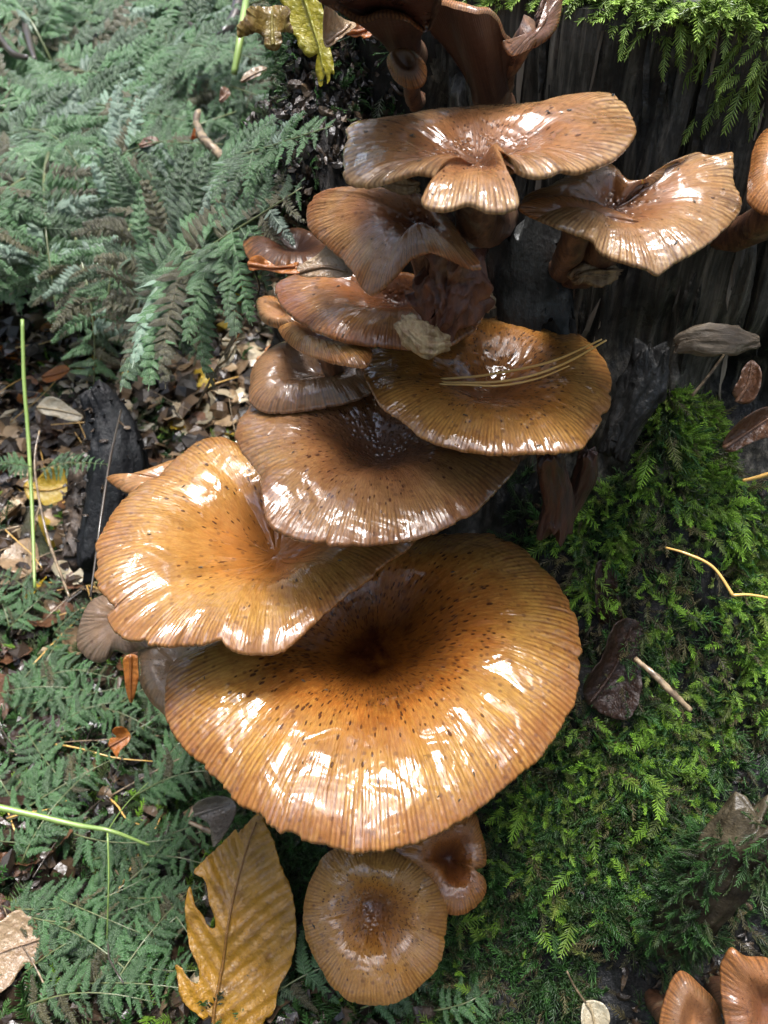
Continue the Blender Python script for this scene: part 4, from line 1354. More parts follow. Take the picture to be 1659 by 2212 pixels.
# ------------------------------------------------------------------ leaves
def outline_mesh(pts2, step, fz, name, mat, vein_fn=None, jag=0.0, seed=0):
    """flat outline (cm) -> fine mesh, heights by fz(x, y)"""
    pts2 = np.asarray(pts2, float)
    P, idx = crom(pts2, max(60, int(len(pts2) * 9)))
    if jag:
        c = P.mean(0)
        P = c + (P - c) * (1 + jag * vnoise(np.arange(len(P)) * .55, 0, 0, seed))[:, None]
    x0, y0 = P.min(0); x1, y1 = P.max(0)
    gx, gy = np.meshgrid(np.arange(x0, x1, step), np.arange(y0, y1, step))
    g = np.stack([gx.ravel(), gy.ravel()], -1) + rng.uniform(-.2, .2, (gx.size, 2)) * step
    ins = inpoly(P, g[:, 0], g[:, 1])
    g = g[ins]
    dist = np.min(np.linalg.norm(g[:, None] - P[None], axis=2), axis=1)
    g = g[dist > step * .4]
    allp = np.concatenate([P, g])
    n = len(P)
    v, e, f, _, _, _ = delaunay_2d_cdt([Vector(p) for p in allp], [], [list(range(n))], 1, 1e-6)
    v = np.array([tuple(q) for q in v])
    return v, [tuple(q) for q in f]


def traced_leaf(name, label, cat, pts, rib, Y, n, mat, veins=9, vamp=.06, cup=.15, step=.12, group=None, jag=0.0, seed=0, curl=0.0, vang=1.1):
    """outline and midrib traced in the picture, laid in a plane through Y with normal n"""
    u, v, n = frame_of(n)
    c = np.mean(pts, 0)
    P0 = at_y(c[0], c[1], Y)
    tp = lambda q: np.array([[np.dot(w - P0, u), np.dot(w - P0, v)] for w in (at_plane(a, b, P0, n) for a, b in q)])
    o2, r2 = tp(pts), tp(rib)
    V2, F = outline_mesh(o2, step, None, name, mat, jag=jag, seed=seed)
    rr, _ = crom(r2, 80, closed=False)
    d = np.linalg.norm(V2[:, None] - rr[None], axis=2)
    k = d.argmin(1)
    dist = d.min(1)
    T = np.gradient(rr, axis=0); T /= np.linalg.norm(T, axis=1)[:, None]
    sgn = np.sign((V2[:, 0] - rr[k, 0]) * T[k, 1] - (V2[:, 1] - rr[k, 1]) * T[k, 0])
    L = np.linalg.norm(np.diff(rr, axis=0), axis=1).sum()
    along = k / 79.0 * L
    ph = (along - dist * vang + sgn * .25 * L / veins * .5) * veins / L
    pl = np.abs(2 * (ph - np.floor(ph)) - 1)
    size = np.abs(o2).max()
    vein = np.maximum(np.exp(-(dist / .035) ** 2), .8 * np.exp(-((1 - pl) / .16) ** 2) * sstep(.0, .1, dist))
    h = -vamp * (1 - pl) ** 1.0 * sstep(0, .3, dist) + cup * (dist / size) ** 2 * 4 + .12 * size * .3 * fbm(V2[:, 0] * .8, V2[:, 1] * .8, seed, seed, 2)
    h = h + curl * (V2[:, 1] / size) ** 2
    W = P0 + V2[:, :1] * u + V2[:, 1:] * v + h[:, None] * n
    th = thing(name, label, cat, P0, group)
    bl = part('blade', W, F, mat, th, attrs={'vein': vein})
    so = bl.modifiers.new('t', 'SOLIDIFY'); so.thickness = .0002
    path = np.array([P0 + a[0] * u + a[1] * v + (.035) * n for a in rr])
    ht = np.array([h[np.argmin(np.linalg.norm(V2 - a, axis=1))] for a in rr])
    path = path + ht[:, None] * n
    Vt, Ft = tube(path[::4], np.linspace(.07, .025, len(path[::4])), 6)
    part('midrib', Vt, Ft, mat_rib(mat), th, attrs={'vein': np.ones(len(Vt))})
    return th


def mat_rib(m):
    return m


LEAF_GOLD = leaf_mat('golden_beech_leaf', (.48, .24, .016), (.36, .19, .014), (.22, .09, .012), (.13, .05, .01), .7, coat=.8)
LEAF_YELLOW = leaf_mat('yellow_leaf', (.62, .42, .03), (.5, .36, .04), (.5, .3, .05), (.2, .12, .02), .3, trans=.4)
LEAF_LIME = leaf_mat('lime_yellow_leaf', (.72, .6, .03), (.58, .52, .03), (.3, .3, .03), (.25, .2, .02), .3, trans=.4)
LEAF_ORANGE = leaf_mat('orange_leaf', (.55, .2, .03), (.45, .14, .02), (.3, .1, .02), (.15, .05, .01), .3, trans=.35)
LEAF_BROWN = leaf_mat('brown_leaf', (.16, .07, .03), (.09, .04, .02), (.2, .1, .05), (.03, .015, .01), .5, coat=.5, trans=.1)
LEAF_DARK = leaf_mat('dark_rotten_leaf', (.028, .011, .005), (.014, .006, .003), (.035, .015, .007), (.006, .004, .003), .6, coat=0.0, trans=.03)
LEAF_TAN = leaf_mat('tan_leaf', (.42, .3, .17), (.3, .19, .1), (.25, .15, .08), (.12, .07, .04), .5, trans=.2)
LEAF_PALE = leaf_mat('pale_cream_leaf', (.55, .5, .36), (.48, .4, .26), (.4, .3, .16), (.2, .14, .08), .25, trans=.3)
LEAF_GREEN = leaf_mat('green_bramble_leaf', (.05, .18, .05), (.09, .26, .06), (.16, .3, .12), (.04, .06, .02), .2, trans=.35)

# ridged golden leaf under the cluster, torn on its left side
GL = [(562, 1756), (575, 1785), (590, 1815), (600, 1850), (616, 1890), (628, 1920), (636, 1957), (640, 2025), (631, 2075), (622, 2100), (606, 2126), (597, 2160), (590, 2190), (566, 2215), (540, 2300), (470, 2330), (458, 2240),
      (440, 2205), (425, 2192), (392, 2155), (388, 2120), (378, 2085), (395, 2092), (402, 2105), (418, 2120), (428, 2122), (430, 2095), (424, 2075), (412, 2050), (403, 2015), (402, 1980), (401, 1945), (407, 1925), (411, 1913), (417, 1930), (424, 1955), (438, 1975),
      (452, 2000), (466, 2002), (462, 1975), (452, 1950), (447, 1915), (438, 1895), (419, 1884), (434, 1864), (470, 1830), (507, 1794), (515, 1800), (530, 1782)]
traced_leaf('fallen_beech_leaf', 'large golden yellow leaf with ridged veins and torn left side below the cluster', 'leaf', GL,
            [(460, 2260), (462, 2190), (476, 2110), (490, 2030), (500, 1965), (510, 1915), (522, 1870), (540, 1810), (562, 1760)], 14.2, (-.05, -.55, .85), LEAF_GOLD, 11, .12, .14, .08, seed=3, curl=.12, jag=.008)
OAK = [(-60, 1990), (0, 1990), (20, 1975), (45, 1965), (62, 1980), (80, 1974), (98, 1972), (108, 1982), (128, 1980), (148, 1990), (152, 2010), (138, 2020), (130, 2035), (115, 2052), (90, 2068), (72, 2085), (60, 2080), (40, 2100), (20, 2130), (-40, 2150)]
traced_leaf('fallen_oak_leaf', 'grey-brown lobed oak leaf lying on the ferns at the left edge', 'leaf', OAK, [(150, 2000), (80, 2030), (20, 2050), (-50, 2080)], 14.6, (.2, -.4, .85), LEAF_TAN, 6, .06, .2, .12, seed=4)
MAP1 = [(586, 14), (600, 12), (622, 25), (632, 45), (630, 62), (640, 95), (622, 80), (608, 75), (610, 96), (597, 110), (575, 104), (570, 85), (560, 78), (545, 95), (532, 115), (530, 90), (540, 60), (545, 35), (562, 20)]
traced_leaf('hanging_maple_leaf', 'brown and yellow maple leaf drooping in the ferns at the top', 'leaf', MAP1, [(590, 100), (588, 60), (588, 15)], 28.5, (0, -.85, .5), leaf_mat('brown_yellow_maple', (.34, .24, .04), (.2, .1, .03), (.4, .33, .08), (.1, .04, .015), .6, trans=.3), 4, .1, .3, .2, seed=5)
MAP2 = [(600, -25), (640, -40), (682, -10), (700, 25), (706, 60), (710, 95), (718, 125), (722, 160), (714, 158), (708, 184), (702, 158), (693, 190), (684, 165), (681, 135), (686, 116), (668, 124), (648, 104), (640, 80), (622, 64), (616, 44), (628, 32), (610, 8)]
traced_leaf('hanging_maple_leaf', 'bright yellow ragged maple leaf hanging at the top of the view', 'leaf', MAP2, [(655, -20), (675, 50), (690, 100), (702, 160)], 30, (-.3, -.8, .5), LEAF_LIME, 6, .07, .15, .16, seed=6, jag=.025)
traced_leaf('curled_orange_leaf', 'orange curled leaf on the rotten wood at the top centre', 'leaf', [(748, 72), (770, 52), (785, 50), (795, 35), (812, 22), (835, 25), (830, 45), (815, 60), (800, 85), (785, 100), (780, 80), (765, 82)], [(750, 72), (790, 65), (830, 28)], 27, (.1, -.8, .6), LEAF_ORANGE, 4, .06, .3, .15, seed=7)
traced_leaf('fallen_leaf', 'pale rotten leaf beneath the blackish mushroom at the top', 'leaf', [(700, 58), (730, 50), (762, 48), (768, 62), (750, 85), (715, 105), (700, 95)], [(705, 95), (760, 52)], 26, (.1, -.7, .7), LEAF_TAN, 4, .06, .3, .15, seed=8)
traced_leaf('curled_orange_leaf', 'orange wavy leaf edge curling out left of the chestnut cap', 'leaf', [(534, 568), (545, 557), (562, 556), (580, 565), (600, 575), (622, 572), (645, 566), (640, 582), (648, 592), (610, 592), (585, 585), (560, 582), (542, 585)], [(536, 570), (590, 578), (642, 575)], 21.6, (-.1, -.7, .7), LEAF_ORANGE, 3, .05, .4, .08, seed=9)
traced_leaf('wet_pale_leaf', 'wet translucent tan leaf stuck between the folded and the chestnut cap', 'leaf', [(632, 582), (660, 568), (700, 548), (725, 535), (745, 560), (762, 592), (730, 600), (690, 600), (655, 597)], [(640, 590), (700, 578), (755, 590)], 21.5, (-.2, -.5, .85), LEAF_TAN, 5, .05, .2, .08, seed=10)
_by = hit(1283, 2190)[0][1] - .55
traced_leaf('fallen_birch_leaf', 'small cream round leaf on a thin stalk at the bottom edge', 'leaf', [(1256, 2180), (1262, 2165), (1280, 2160), (1300, 2165), (1312, 2185), (1312, 2210), (1300, 2240), (1265, 2235), (1254, 2205)], [(1268, 2166), (1280, 2190), (1285, 2225)], _by, (0, -.6, .8), LEAF_PALE, 4, .03, .1, .08, seed=11)
traced_leaf('fallen_leaf', 'orange toothed leaf scrap among the moss left of the largest cap', 'leaf', [(234, 1610), (240, 1595), (252, 1592), (246, 1580), (258, 1570), (272, 1572), (282, 1590), (276, 1606), (262, 1620), (258, 1634), (244, 1622)], [(236, 1612), (278, 1590)], 21.5, (.1, -.6, .8), LEAF_ORANGE, 3, .03, .2, .1, seed=12)
traced_leaf('fallen_leaf', 'upright amber leaf strip between the ragged and the fawn mushroom', 'leaf', [(266, 1425), (280, 1414), (298, 1420), (300, 1455), (292, 1500), (282, 1520), (272, 1490), (268, 1455)], [(282, 1416), (283, 1515)], 21.0, (.2, -.8, .5), LEAF_ORANGE, 4, .03, .2, .1, seed=13)
traced_leaf('fallen_leaf', 'bright yellow torn leaf beside the black wood stub', 'leaf', [(52, 1050), (60, 1038), (70, 1045), (90, 1030), (110, 1018), (140, 1015), (146, 1045), (146, 1075), (120, 1090), (100, 1095), (85, 1080), (62, 1078)], [(52, 1050), (100, 1060), (145, 1050)], 37, (.1, -.6, .8), LEAF_YELLOW, 4, .08, .2, .15, seed=14)
traced_leaf('fallen_leaf', 'yellow birch leaf lying in the litter under the ferns', 'leaf', [(262, 795), (272, 778), (285, 770), (300, 778), (302, 800), (290, 818), (270, 812)], [(264, 810), (300, 775)], 45, (.1, -.6, .8), LEAF_YELLOW, 3, .04, .2, .12, seed=15)
traced_leaf('fallen_leaf', 'grey round dead leaf tucked under the left rim of the largest cap', 'leaf', [(418, 1750), (425, 1735), (445, 1722), (470, 1715), (495, 1722), (512, 1745), (505, 1780), (488, 1798), (455, 1775), (430, 1765)], [(420, 1760), (500, 1735)], 16.2, (-.1, -.7, .7), leaf_mat('grey_dead_leaf', (.12, .1, .07), (.08, .065, .05), (.14, .12, .09), (.04, .03, .02), .4, trans=.1), 4, .05, .3, .1, seed=16)
traced_leaf('curled_brown_leaf', 'curled brown leaf in the dark hollow at the right edge', 'leaf', [(1582, 845), (1596, 820), (1605, 795), (1625, 778), (1642, 800), (1638, 840), (1620, 868), (1600, 872), (1588, 862)], [(1590, 868), (1615, 830), (1625, 780)], 23.2, (-.3, -.8, .5), LEAF_BROWN, 4, .05, .4, .1, seed=17)
traced_leaf('curled_brown_leaf', 'rusty leaf below the curled one in the hollow', 'leaf', [(1560, 965), (1575, 930), (1610, 895), (1660, 880), (1670, 930), (1620, 955), (1580, 975)], [(1562, 968), (1665, 900)], 22.8, (-.2, -.8, .5), LEAF_BROWN, 4, .05, .4, .1, seed=18)
traced_leaf('curled_brown_leaf', 'dark curled leaf in the hollow of the moss right of the largest cap', 'leaf', [(1262, 1440), (1290, 1415), (1305, 1360), (1340, 1335), (1385, 1350), (1378, 1420), (1370, 1480), (1335, 1535), (1280, 1530), (1258, 1490)], [(1270, 1520), (1330, 1440), (1365, 1350)], hit(1325, 1440)[0][1] - .25, (.1, -.8, .5), LEAF_DARK, 5, .08, .5, .12, seed=19)
traced_leaf('curled_brown_leaf', 'dark narrow dead leaf hanging above the curled one in the moss hollow', 'leaf', [(1290, 1215), (1325, 1225), (1335, 1290), (1340, 1340), (1300, 1350), (1285, 1290)], [(1305, 1220), (1315, 1345)], hit(1310, 1285)[0][1] - .25, (-.1, -.9, .4), LEAF_DARK, 5, .08, .5, .12, seed=20)
for i, (lb, q, mt, Y) in enumerate([('yellow-green bright leaf by the dark stem left of the chestnut cap', [(500, 650), (515, 632), (535, 632), (540, 645), (528, 655), (515, 662), (502, 662)], LEAF_LIME, 33),
                                    ('cream leaf at the foot of the dark stem', [(480, 735), (500, 718), (520, 712), (530, 730), (510, 745), (495, 760), (484, 752)], LEAF_PALE, 35),
                                    ('long pale leaf propped in the litter at the dark stem', [(470, 790), (490, 760), (510, 745), (505, 775), (488, 795)], LEAF_PALE, 34),
                                    ('cream leaf lying left of the black wood stub', [(80, 880), (100, 860), (125, 862), (150, 878), (180, 900), (160, 912), (120, 900), (95, 895)], LEAF_PALE, 42),
                                    ('orange leaf at the left end of the litter', [(90, 815), (110, 800), (140, 790), (150, 800), (130, 820), (105, 830)], LEAF_ORANGE, 46),
                                    ('tan leaf on the fern bank beside the grey stick', [(590, 235), (605, 220), (622, 212), (620, 235), (605, 255), (588, 265)], LEAF_TAN, 44),
                                    ('red-brown leaf standing above the grey stick', [(474, 220), (480, 195), (494, 192), (498, 215), (485, 222)], LEAF_BROWN, 50),
                                    ('orange leaf scrap beside the grey stick', [(412, 300), (422, 290), (430, 296), (418, 308)], LEAF_ORANGE, 48),
                                    ('brown leaf lying on the fern at the centre left', [(300, 315), (312, 302), (335, 298), (345, 305), (330, 315), (310, 320)], LEAF_BROWN, 50),
                                    ('olive leaf leaning on the frond below the brown maple leaf', [(520, 178), (530, 160), (560, 145), (578, 148), (560, 165), (535, 175)], LEAF_TAN, 45)]):
    q = [tuple(a) for a in q]
    traced_leaf('fallen_leaf', lb, 'leaf', q, [q[0], tuple(np.mean(q, 0)), q[len(q) // 2]], Y, (.1, -.6, .8), mt, 3, .04, .2, .15, seed=30 + i)

# scattered litter leaves: a few shared shapes
def litter_shape(kind, seed, mat):
    r_ = random.Random(seed)
    pts = []
    n = 22
    for i in range(n):
        a = 2 * PI * i / n
        x = math.cos(a)
        if kind == 'oval':
            rr = (1, .5 * (1 - .25 * x))
        elif kind == 'birch':
            rr = (1, .68 * (1 - .45 * x))
        else:
            rr = (1, .55)
        k = 1 + (.16 * math.cos(a * 7) if kind == 'oak' else .03 * r_.uniform(-1, 1))
        pts.append((x * rr[0] * k, math.sin(a) * rr[1] * k))
    V2, F = outline_mesh(pts, .22, None, 'leaf', mat, seed=seed, jag=.02)
    x, y = V2[:, 0], V2[:, 1]
    cx, cy = r_.uniform(-.35, .35), r_.uniform(.1, .6)
    ph = (x + np.abs(y) * -.9) * 3.2
    pl = np.abs(2 * (ph - np.floor(ph)) - 1)
    h = cx * x * x + cy * y * y - .05 * (1 - pl) + .12 * fbm(x * 1.3, y * 1.3, seed, seed, 2)
    vein = np.maximum(np.exp(-(y / .05) ** 2), .6 * np.exp(-((1 - pl) / .2) ** 2))
    return mk_mesh('fallen_leaf', np.stack([x, y, h], -1) * .01, F, mat, True, {'vein': vein})


KINDS = []
for mi, (mt, cn, w) in enumerate([(LEAF_BROWN, 'brown', 4), (LEAF_TAN, 'tan', 6), (LEAF_PALE, 'cream', 4), (LEAF_YELLOW, 'yellow', 2), (LEAF_ORANGE, 'orange', 2), (LEAF_DARK, 'blackish', 4)]):
    for ki, kd in enumerate(('oval', 'birch', 'oak')):
        KINDS.append((litter_shape(kd, mi * 3 + ki, mt), '%s %s leaf lying in the wet litter under the ferns' % (cn, {'oval': 'oval', 'birch': 'pointed', 'oak': 'lobed'}[kd]), w))
wts = [k[2] for k in KINDS]
cnt = 0
while cnt < 270:
    if cnt < 180:
        px, py = _r.uniform(-20, 620), _r.uniform(620, 1420)
    elif cnt < 198:
        px, py = _r.uniform(-20, 400), _r.uniform(1400, 2240)
    else:
        px, py = _r.uniform(-20, 700), _r.uniform(60, 620)
    p, nn = hit(px, py)
    if p[2] > -20 or p[1] > 260:
        continue
    me, lb, _w = _r.choices(KINDS, wts)[0]
    if 180 <= cnt < 198:
        me, lb, _w = _r.choice([KINDS[0], KINDS[1], KINDS[15], KINDS[16]])
    o = bpy.data.objects.new('fallen_leaf', me)
    sc.collection.objects.link(o)
    o.location = Vector(M_(p + np.array([0, 0, .25 + _r.random() * .7])))
    o.rotation_euler = (_r.uniform(-.5, .5), _r.uniform(-.5, .5), _r.uniform(0, 2 * PI))
    s_ = _r.uniform(.7, 1.5)
    o.scale = (s_, s_, s_)
    tag(o, lb, 'leaf', 'fallen leaves in the litter')
    cnt += 1

# ------------------------------------------------------------------ stalks, twigs, needles
GSTEM = NT('pale_green_stalk'); GSTEM.fin(GSTEM.mix(GSTEM.noise(GSTEM.obj(), 40), (.3, .42, .1), (.16, .26, .07)), .4, coat=.7); GSTEM = GSTEM.m
DTWIG = NT('dark_twig'); DTWIG.fin(DTWIG.mix(DTWIG.noise(DTWIG.obj(), 60), (.02, .015, .012), (.07, .05, .035)), .45, coat=.9, coat_rough=.1); DTWIG = DTWIG.m
PTWIG = NT('pale_twig'); PTWIG.fin(PTWIG.mix(PTWIG.mr(PTWIG.noise(PTWIG.scalev(PTWIG.obj(), (1, 1, 1)), 300, 4), .4, .6), (.09, .06, .035), (.3, .22, .13)), .5, coat=.6); PTWIG = PTWIG.m
NEEDLE = NT('pine_needle'); NEEDLE.fin(NEEDLE.mix(NEEDLE.noise(NEEDLE.obj(), 80), (.75, .5, .16), (.6, .32, .07)), .35, coat=.8); NEEDLE = NEEDLE.m


def stalk(name, label, cat, pts, rad, mat, group=None, n=6, wob=.15, branches=()):
    """pts: (px, py, y) knots"""
    K = np.array([at_y(*p) for p in pts])
    path, _ = crom(K, max(10, len(K) * 7), closed=False)
    r = np.interp(np.linspace(0, 1, len(path)), np.linspace(0, 1, len(rad)), rad)
    t = thing(name, label, cat, path[0], group)
    V, F = tube(path, r, n, True, wob, 3)
    part('stem', V, F, mat, t)
    for b in branches:
        K = np.array([at_y(*p) for p in b[0]])
        pa, _ = crom(K, 14, closed=False)
        V, F = tube(pa, np.linspace(b[1], b[1] * .5, 14), 5)
        part('branch', V, F, mat, t)
    return t


stalk('fern_stalk', 'pale green jointed stalk crossing the lower left edge', 'stalk', [(-30, 1738, 17.5), (60, 1758, 17.3), (170, 1783, 17.0), (240, 1795, 16.8), (322, 1826, 16.6)], [.14, .12, .09, .05], GSTEM,
      branches=[([(232, 1795, 16.8), (235, 1890, 15.6), (232, 2000, 14.6), (230, 2150, 13.6)], .035), ([(232, 1795, 16.8), (270, 1740, 17.4), (320, 1690, 18)], .03)])
stalk('grass_stalk', 'tall yellow-green grass stalk standing at the left edge', 'grass', [(48, 690, 38), (52, 830, 36), (62, 960, 34), (70, 1120, 31), (75, 1270, 28)], [.09, .1, .09, .07], GSTEM)
stalk('grass_stalk', 'grey dry stalk crossing the tall green one', 'grass', [(85, 930, 34.4), (75, 1010, 32.6), (100, 1150, 30), (150, 1290, 26.5)], [.05, .06, .07, .06], PTWIG)
stalk('dark_twig', 'thin dark stem rising diagonally from the litter to the chestnut cap', 'twig', [(425, 880, 38), (450, 830, 36.5), (500, 740, 33), (560, 640, 27)], [.06, .08, .1, .07], DTWIG,
      branches=[([(548, 655, 28), (560, 620, 27), (545, 575, 26)], .05)])
stalk('dark_twig', 'thin black wiry stalk beside the left rim of the wide orange cap', 'twig', [(262, 885, 30), (240, 980, 26), (218, 1120, 23), (205, 1220, 21.5), (195, 1290, 20.5)], [.035, .05, .05, .04], DTWIG)
stalk('fern_stalk', 'green fern stalk rising to the yellow maple leaf', 'stalk', [(540, -30, 52), (528, 20, 50), (518, 90, 48), (505, 160, 47)], [.18, .2, .2, .16], GSTEM)
stalk('dark_twig', 'dark bent stem crossing the top left ferns', 'twig', [(340, 10, 90), (440, 70, 84), (560, 130, 76)], [.25, .2, .15], DTWIG)
stalk('dark_twig', 'black arching stem behind the ferns near the top', 'twig', [(520, -20, 75), (505, 40, 72), (470, 85, 70)], [.5, .5, .3], DTWIG)
stalk('dark_twig', 'black stem slanting down in the top left corner', 'twig', [(-20, 50, 80), (20, 110, 76), (60, 125, 74)], [.35, .3, .2], DTWIG)
stalk('dark_twig', 'second black stem right of the corner stem', 'twig', [(50, 30, 82), (60, 80, 78), (75, 130, 74)], [.35, .35, .2], DTWIG)
stalk('broken_stick', 'short grey bent stick standing in the ferns', 'stick', [(428, 240, 50), (424, 265, 49), (440, 300, 47), (470, 330, 46), (490, 350, 45)], [.17, .2, .22, .24, .2], PTWIG, n=8, wob=.3)
stalk('pine_needle', 'curved yellow pine needle lying on the moss at the right', 'needle', [(1438, 1183, 18.2), (1480, 1195, 17.9), (1540, 1225, 17.5), (1583, 1286, 16.9)], [.03, .04, .04, .05], NEEDLE)
stalk('pine_needle', 'bent pale needle running off the right edge below the curved one', 'needle', [(1583, 1286, 16.9), (1620, 1285, 16.9), (1690, 1297, 16.8)], [.05, .035, .03], NEEDLE)
stalk('broken_twig', 'tan broken twig poking out of the moss right of the largest cap', 'twig', [(1372, 1422, 15.6), (1410, 1455, 15.1), (1450, 1495, 14.7), (1492, 1535, 14.4)], [.06, .085, .09, .07], PTWIG, n=8, wob=.3)
stalk('leaf_stalk', 'thin tan stalk of the cream round leaf at the bottom', 'stalk', [(1225, 2098, _by + .45), (1240, 2130, _by + .25), (1265, 2166, _by)], [.03, .035, .04], PTWIG)
stalk('pine_needle', 'short orange needle crossing the right edge below the hollow', 'needle', [(1605, 1038, 20.4), (1640, 1030, 20.2), (1690, 1015, 20)], [.05, .06, .06], NEEDLE)
stalk('dark_twig', 'thin grey stem leaning over the dark hollow at the right', 'twig', [(1495, 855, 22.0), (1540, 800, 22.2), (1580, 742, 22.5)], [.05, .045, .03], PTWIG)
stalk('broken_twig', 'small double twig under the grey dead leaf', 'twig', [(408, 1775, 16.6), (440, 1790, 16.4), (482, 1808, 16.2)], [.08, .1, .07], PTWIG, n=7, wob=.3)
# the needles on the amber cap
for lb, q, r in [('upper of the pine needles joined on the amber cap', [(892, 826, 20.9), (950, 819, 21.1), (1030, 813, 21.1), (1120, 798, 20.9), (1200, 778, 20.6), (1300, 733, 20.2)], .036),
                 ('middle of the pine needles joined on the amber cap', [(892, 827, 20.85), (960, 826, 20.9), (1060, 826, 20.8), (1140, 814, 20.6), (1220, 785, 20.4), (1310, 735, 20.0)], .038),
                 ('lower pale of the pine needles joined on the amber cap', [(905, 828, 20.8), (1000, 831, 20.7), (1080, 833, 20.6), (1160, 818, 20.5), (1230, 790, 20.3)], .032)]:
    stalk('pine_needle', lb, 'needle', q, [r * .8, r, r, r * .6], NEEDLE, group='pine needles on the amber cap')

# twigs and needles in the litter
lit = []
for i in range(6):
    K = np.array([[0, 0, 0], [1.5, .3 * _r.uniform(-1, 1), .2], [3, .5 * _r.uniform(-1, 1), .1], [4.4, .6 * _r.uniform(-1, 1), .2]])
    path, _ = crom(K, 9, closed=False)
    V, F = tube(path, np.linspace(.06, .035, 9), 5, True, .2, i)
    lit.append(mk_mesh('litter_twig', V * .01, F, (DTWIG, PTWIG, NEEDLE)[i % 3]))
cnt = 0
while cnt < 150:
    px, py = (_r.uniform(-20, 560), _r.uniform(620, 1350)) if cnt < 120 else (_r.uniform(-20, 500), _r.uniform(1350, 2200))
    p, nn = hit(px, py)
    if p[2] > -24:
        continue
    i = _r.randrange(6)
    o = bpy.data.objects.new('litter_twig', lit[i])
    sc.collection.objects.link(o)
    o.location = Vector(M_(p + np.array([0, 0, .5 + _r.random() * .7])))
    o.rotation_euler = (_r.uniform(-.25, .25), _r.uniform(-.25, .25), _r.uniform(0, 2 * PI))
    s_ = _r.uniform(.5, 1.5)
    o.scale = (s_, _r.uniform(.5, 1) , _r.uniform(.5, 1))
    tag(o, ('black thin twig lying in the litter', 'tan thin twig lying in the litter', 'yellow pine needle lying in the litter')[i % 3], 'twig', 'twigs and needles in the litter')
    cnt += 1

# ------------------------------------------------------------------ wood pieces
def wood_chunk(name, label, cat, pts, rad, mat, flat=.5, seed=0, axis_up=(0, 0, 1), n=20, group=None, jag=.35):
    n, m = 64, 90
    K = np.array([at_y(*p) for p in pts])
    path, _ = crom(K, m, closed=False)
    r = np.interp(np.linspace(0, 1, m), np.linspace(0, 1, len(rad)), rad)
    end = np.minimum(np.linspace(0, 1, m), np.linspace(1, 0, m))
    r = r * np.sqrt(np.clip(end / .04, .05, 1))
    T = np.gradient(path, axis=0); T /= np.linalg.norm(T, axis=1)[:, None]
    view = -path.mean(0) / np.linalg.norm(path.mean(0))
    V = []
    a = np.arange(n) / n * 2 * PI
    for i in range(m):
        x = np.cross(T[i], view); x /= np.linalg.norm(x)
        y = np.cross(T[i], x)
        ca, sa = np.cos(a), np.sin(a)
        k = .55 * fbm(ca * 1.4 + seed, sa * 1.4, i / m * 2.2, seed, 3) + .3 * fbm(ca * 5, sa * 5, i / m * 3, seed + 3, 3) + .16 * fbm(ca * 14, sa * 14, i / m * 9, seed + 5, 2)
        rr = r[i] * (1 + jag * 1.3 * k)
        tip = .9 * r[i] * fbm(ca * 3, sa * 3, seed, seed + 7, 3) * (1 if end[i] < .12 else .3)
        V.append(path[i] + (ca * rr)[:, None] * x + (sa * rr * flat)[:, None] * y + tip[:, None] * T[i])
    V = np.concatenate(V)
    F = [(i * n + j, i * n + (j + 1) % n, (i + 1) * n + (j + 1) % n, (i + 1) * n + j) for i in range(m - 1) for j in range(n)]
    F += [tuple(range(n - 1, -1, -1)), tuple((m - 1) * n + j for j in range(n))]
    o = part(name, V, F, mat)
    return tag(o, label, cat, group)


MAT_DUFF = wood_mat('crumbly_dark_bark', (.004, .0035, .003), (.014, .011, .009), (.05, .04, .03), 2, 1.4)
_sl = [wood_chunk('bark_slab', 'black wet bark slab leaning on the stump left of the top cap', 'bark', [(712, 60, 31), (705, 180, 30.5), (700, 280, 29.5), (700, 400, 28.5)], [.8, 1.2, 1.2, 1.0], MAT_DUFF, .5, 31, n=28, jag=.35),
       wood_chunk('bark_slab', 'crumbling dark bark behind the small grey-green frond', 'bark', [(600, 250, 36), (600, 300, 35), (600, 370, 34), (620, 460, 32)], [.6, 1.2, 1.4, 1.2], MAT_DUFF, .6, 32, n=28, jag=.45)]
_P, _N = [], []
for o_ in _sl:
    for v_ in o_.data.vertices:
        _P.append(np.array(v_.co) * 100 - np.array([0, 0, UPZ])); _N.append(np.array(v_.normal))
_P, _N = np.array(_P), np.array(_N)
_k = rng.choice(len(_P), 2600)
scatter('shoulder_crumbs', [crumb(i + 30, CRD) for i in range(6)], _P[_k] + _N[_k] * .05 + rng.normal(0, .12, (2600, 3)), eulers(rng.normal(0, 1, (2600, 3)) + np.array([0, 0, -1]), _N[_k] + rng.normal(0, .5, (2600, 3))), rng.uniform(.15, .6, 2600), 'dark shreds of bark and needles caught on the bark slabs')
_k = rng.choice(len(_P), 500)
scatter('shoulder_moss', [feather_sprig(140 + i, MOSS_DEEP, 9, 50, .3, .026) for i in range(3)], _P[_k], eulers(_N[_k] + np.array([0, 0, -.3]) + rng.normal(0, .4, (500, 3)), _N[_k] + rng.normal(0, .5, (500, 3))), rng.uniform(.3, .8, 500), 'sparse dark moss on the bark slabs')
wood_chunk('wood_chip', 'pale weathered wood splinter wedged on the stump at the right', 'wood chip', [(1462, 745, 22.0), (1500, 735, 21.9), (1560, 735, 21.8), (1640, 738, 21.9)], [.25, .42, .4, .1], MAT_CHIP, .6, 3)
wood_chunk('wood_stub', 'charred black wood stub standing left behind the wide orange cap', 'wood stub', [(200, 840, 34), (235, 900, 33.5), (255, 1000, 32), (250, 1120, 30.5), (240, 1230, 29)], [.5, 1.2, 1.4, 1.4, 1.4], wood_mat('charred_wood', (.003, .003, .004), (.007, .008, .009), (.02, .023, .024), 2, .6, .25), .5, 8, jag=.2)
